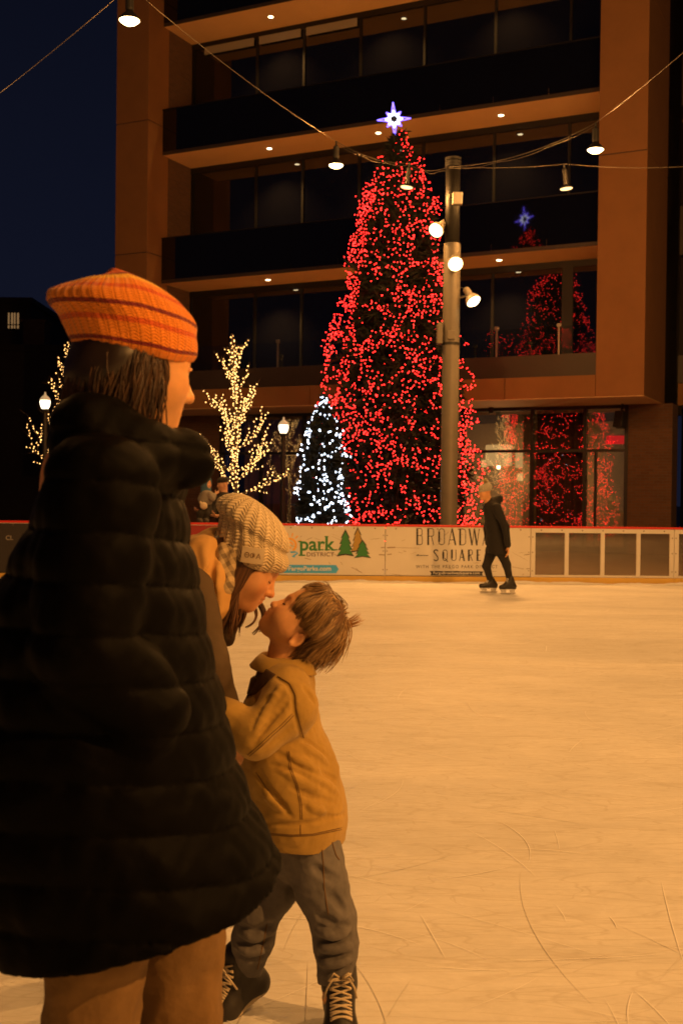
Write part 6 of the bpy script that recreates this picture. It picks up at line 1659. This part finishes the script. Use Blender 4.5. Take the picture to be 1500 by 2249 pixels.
J = Shape(); J.chain([c5(454, 1086), c5(452, 1100)], [.095, .11], .03, sq=((0, 1, 0), 1.2)); J.chain([c5(462, 1086, -.08), c5(467, 1095, -.12), c5(471, 1088, -.06)], [.055, .046, .04], .02); J.chain([c5(446, 1086, .08), c5(442, 1096, .02), c5(447, 1103, -.09)], [.055, .046, .04], .02); J.warp(lambda P: .004 * sheet_noise(P, 94, 25))
lo, hi = bounds([c5(430, 1070, -.25), c5(480, 1115, .2)], .04); V, Q = surf(J, lo, hi, .010); mesh_np('jacket', V, Q, mat('grey_fleece', (.22, .20, .18), .9), kid)
Hd = Shape(); Hd.ell(frt.p(-.05, 0, .05), np.array([.50, .44, .58]) * .185, frt.M, .02); Hd.chain([frt.p(-.1, 0, -.3), c5(453, 1088)], [.085, .09], .03); Hd.ell(frt.p(.38, 0, -.08), np.array([.24, .27, .36]) * .185, frt.M, .02, '-')
lo, hi = bounds([c5(430, 1035, -.18), c5(480, 1100, .18)], .03); V, Q = surf(Hd, lo, hi, .009); mesh_np('hood', V, Q, mat('blue_fleece', (.045, .11, .19), .9), kid)
Pn = Shape(); Pn.chain([c5(452, 1106), c5(453, 1122)], [.10, .10], .03)
for dx, dd in ((-7, -.10), (6, -.06)): Pn.chain([c5(453 + dx * .6, 1120, dd * .5), c5(447 + dx, 1128, dd - .06), c5(446 + dx, 1141, dd - .06)], [.065, .058, .05], .02)
lo, hi = bounds([c5(430, 1100, -.3), c5(475, 1145, .15)], .04); V, Q = surf(Pn, lo, hi, .010); mesh_np('snow_trousers', V, Q, mat('black_trousers', (.02, .018, .017), .9), kid)
Mt = Shape(); Mt.ell(c5(448, 1111, -.17), (.062, .04, .062), None, .02); Mt.cap(c5(443, 1106, -.16), c5(441, 1103, -.15), .022, .018, .015)
lo, hi = bounds([c5(435, 1098, -.25), c5(460, 1122, -.1)], .03); V, Q = surf(Mt, lo, hi, .008); mesh_np('mitten', V, Q, mat('cream_fleece', (.62, .52, .38), .9), kid)
for dx, dd in ((-7, -.10), (6, -.06)):
    a = c5(446 + dx, 1141, dd - .07); Bt = Shape(); Bt.cap(a, a + np.array([0, 0, -.03]), .05, .05, .02); Bt.cap(a + np.array([0, 0, -.03]), a + np.array([.03, -.09, -.03]), .045, .04, .02); Bt.plane(a + np.array([0, 0, -.062]), (0, 0, -1))
    lo, hi = bounds([a], .16); V, Q = surf(Bt, lo, hi, .009); mesh_np('boot', V, Q, mat('grey_boot', (.09, .08, .075), .7, noise=(40, .5)), kid)

# ------------------------------------------------------------------ loose pieces become parts of their own
def split_islands(o):
    me = o.data; n = len(me.vertices); par = list(range(n))
    def find(a):
        while par[a] != a: par[a] = par[par[a]]; a = par[a]
        return a
    for e in me.edges:
        a, b = find(e.vertices[0]), find(e.vertices[1])
        if a != b: par[a] = b
    groups = {}
    for p in me.polygons: groups.setdefault(find(p.vertices[0]), []).append(p)
    if len(groups) < 2: return
    base = o.name.split('.')[0]; sm = me.polygons[0].use_smooth
    for k, polys in enumerate(list(groups.values())):
        ids = sorted({v for p in polys for v in p.vertices}); mp = {v: i for i, v in enumerate(ids)}
        m2 = bpy.data.meshes.new(base); m2.from_pydata([tuple(me.vertices[v].co) for v in ids], [], [tuple(mp[v] for v in p.vertices) for p in polys]); m2.update()
        if sm: m2.polygons.foreach_set('use_smooth', np.ones(len(m2.polygons), dtype=bool))
        m2.materials.append(me.materials[0])
        if k == 0: first = m2
        else:
            c = bpy.data.objects.new(base, m2); C.objects.link(c); c.parent = o.parent; c.location = o.location; c.rotation_euler = o.rotation_euler
    o.data = first
for o in list(bpy.data.objects):
    if o.type == 'MESH' and o.name.split('.')[0] in ('bolt', 'brace', 'cable_clamp', 'wing_beam', 'wing_parapet', 'wing_frame', 'beam', 'column', 'interior_wall', 'stitching', 'sleeve', 'scuff', 'blade_holder', 'edging', 'trousers', 'puck_mark'): split_islands(o)
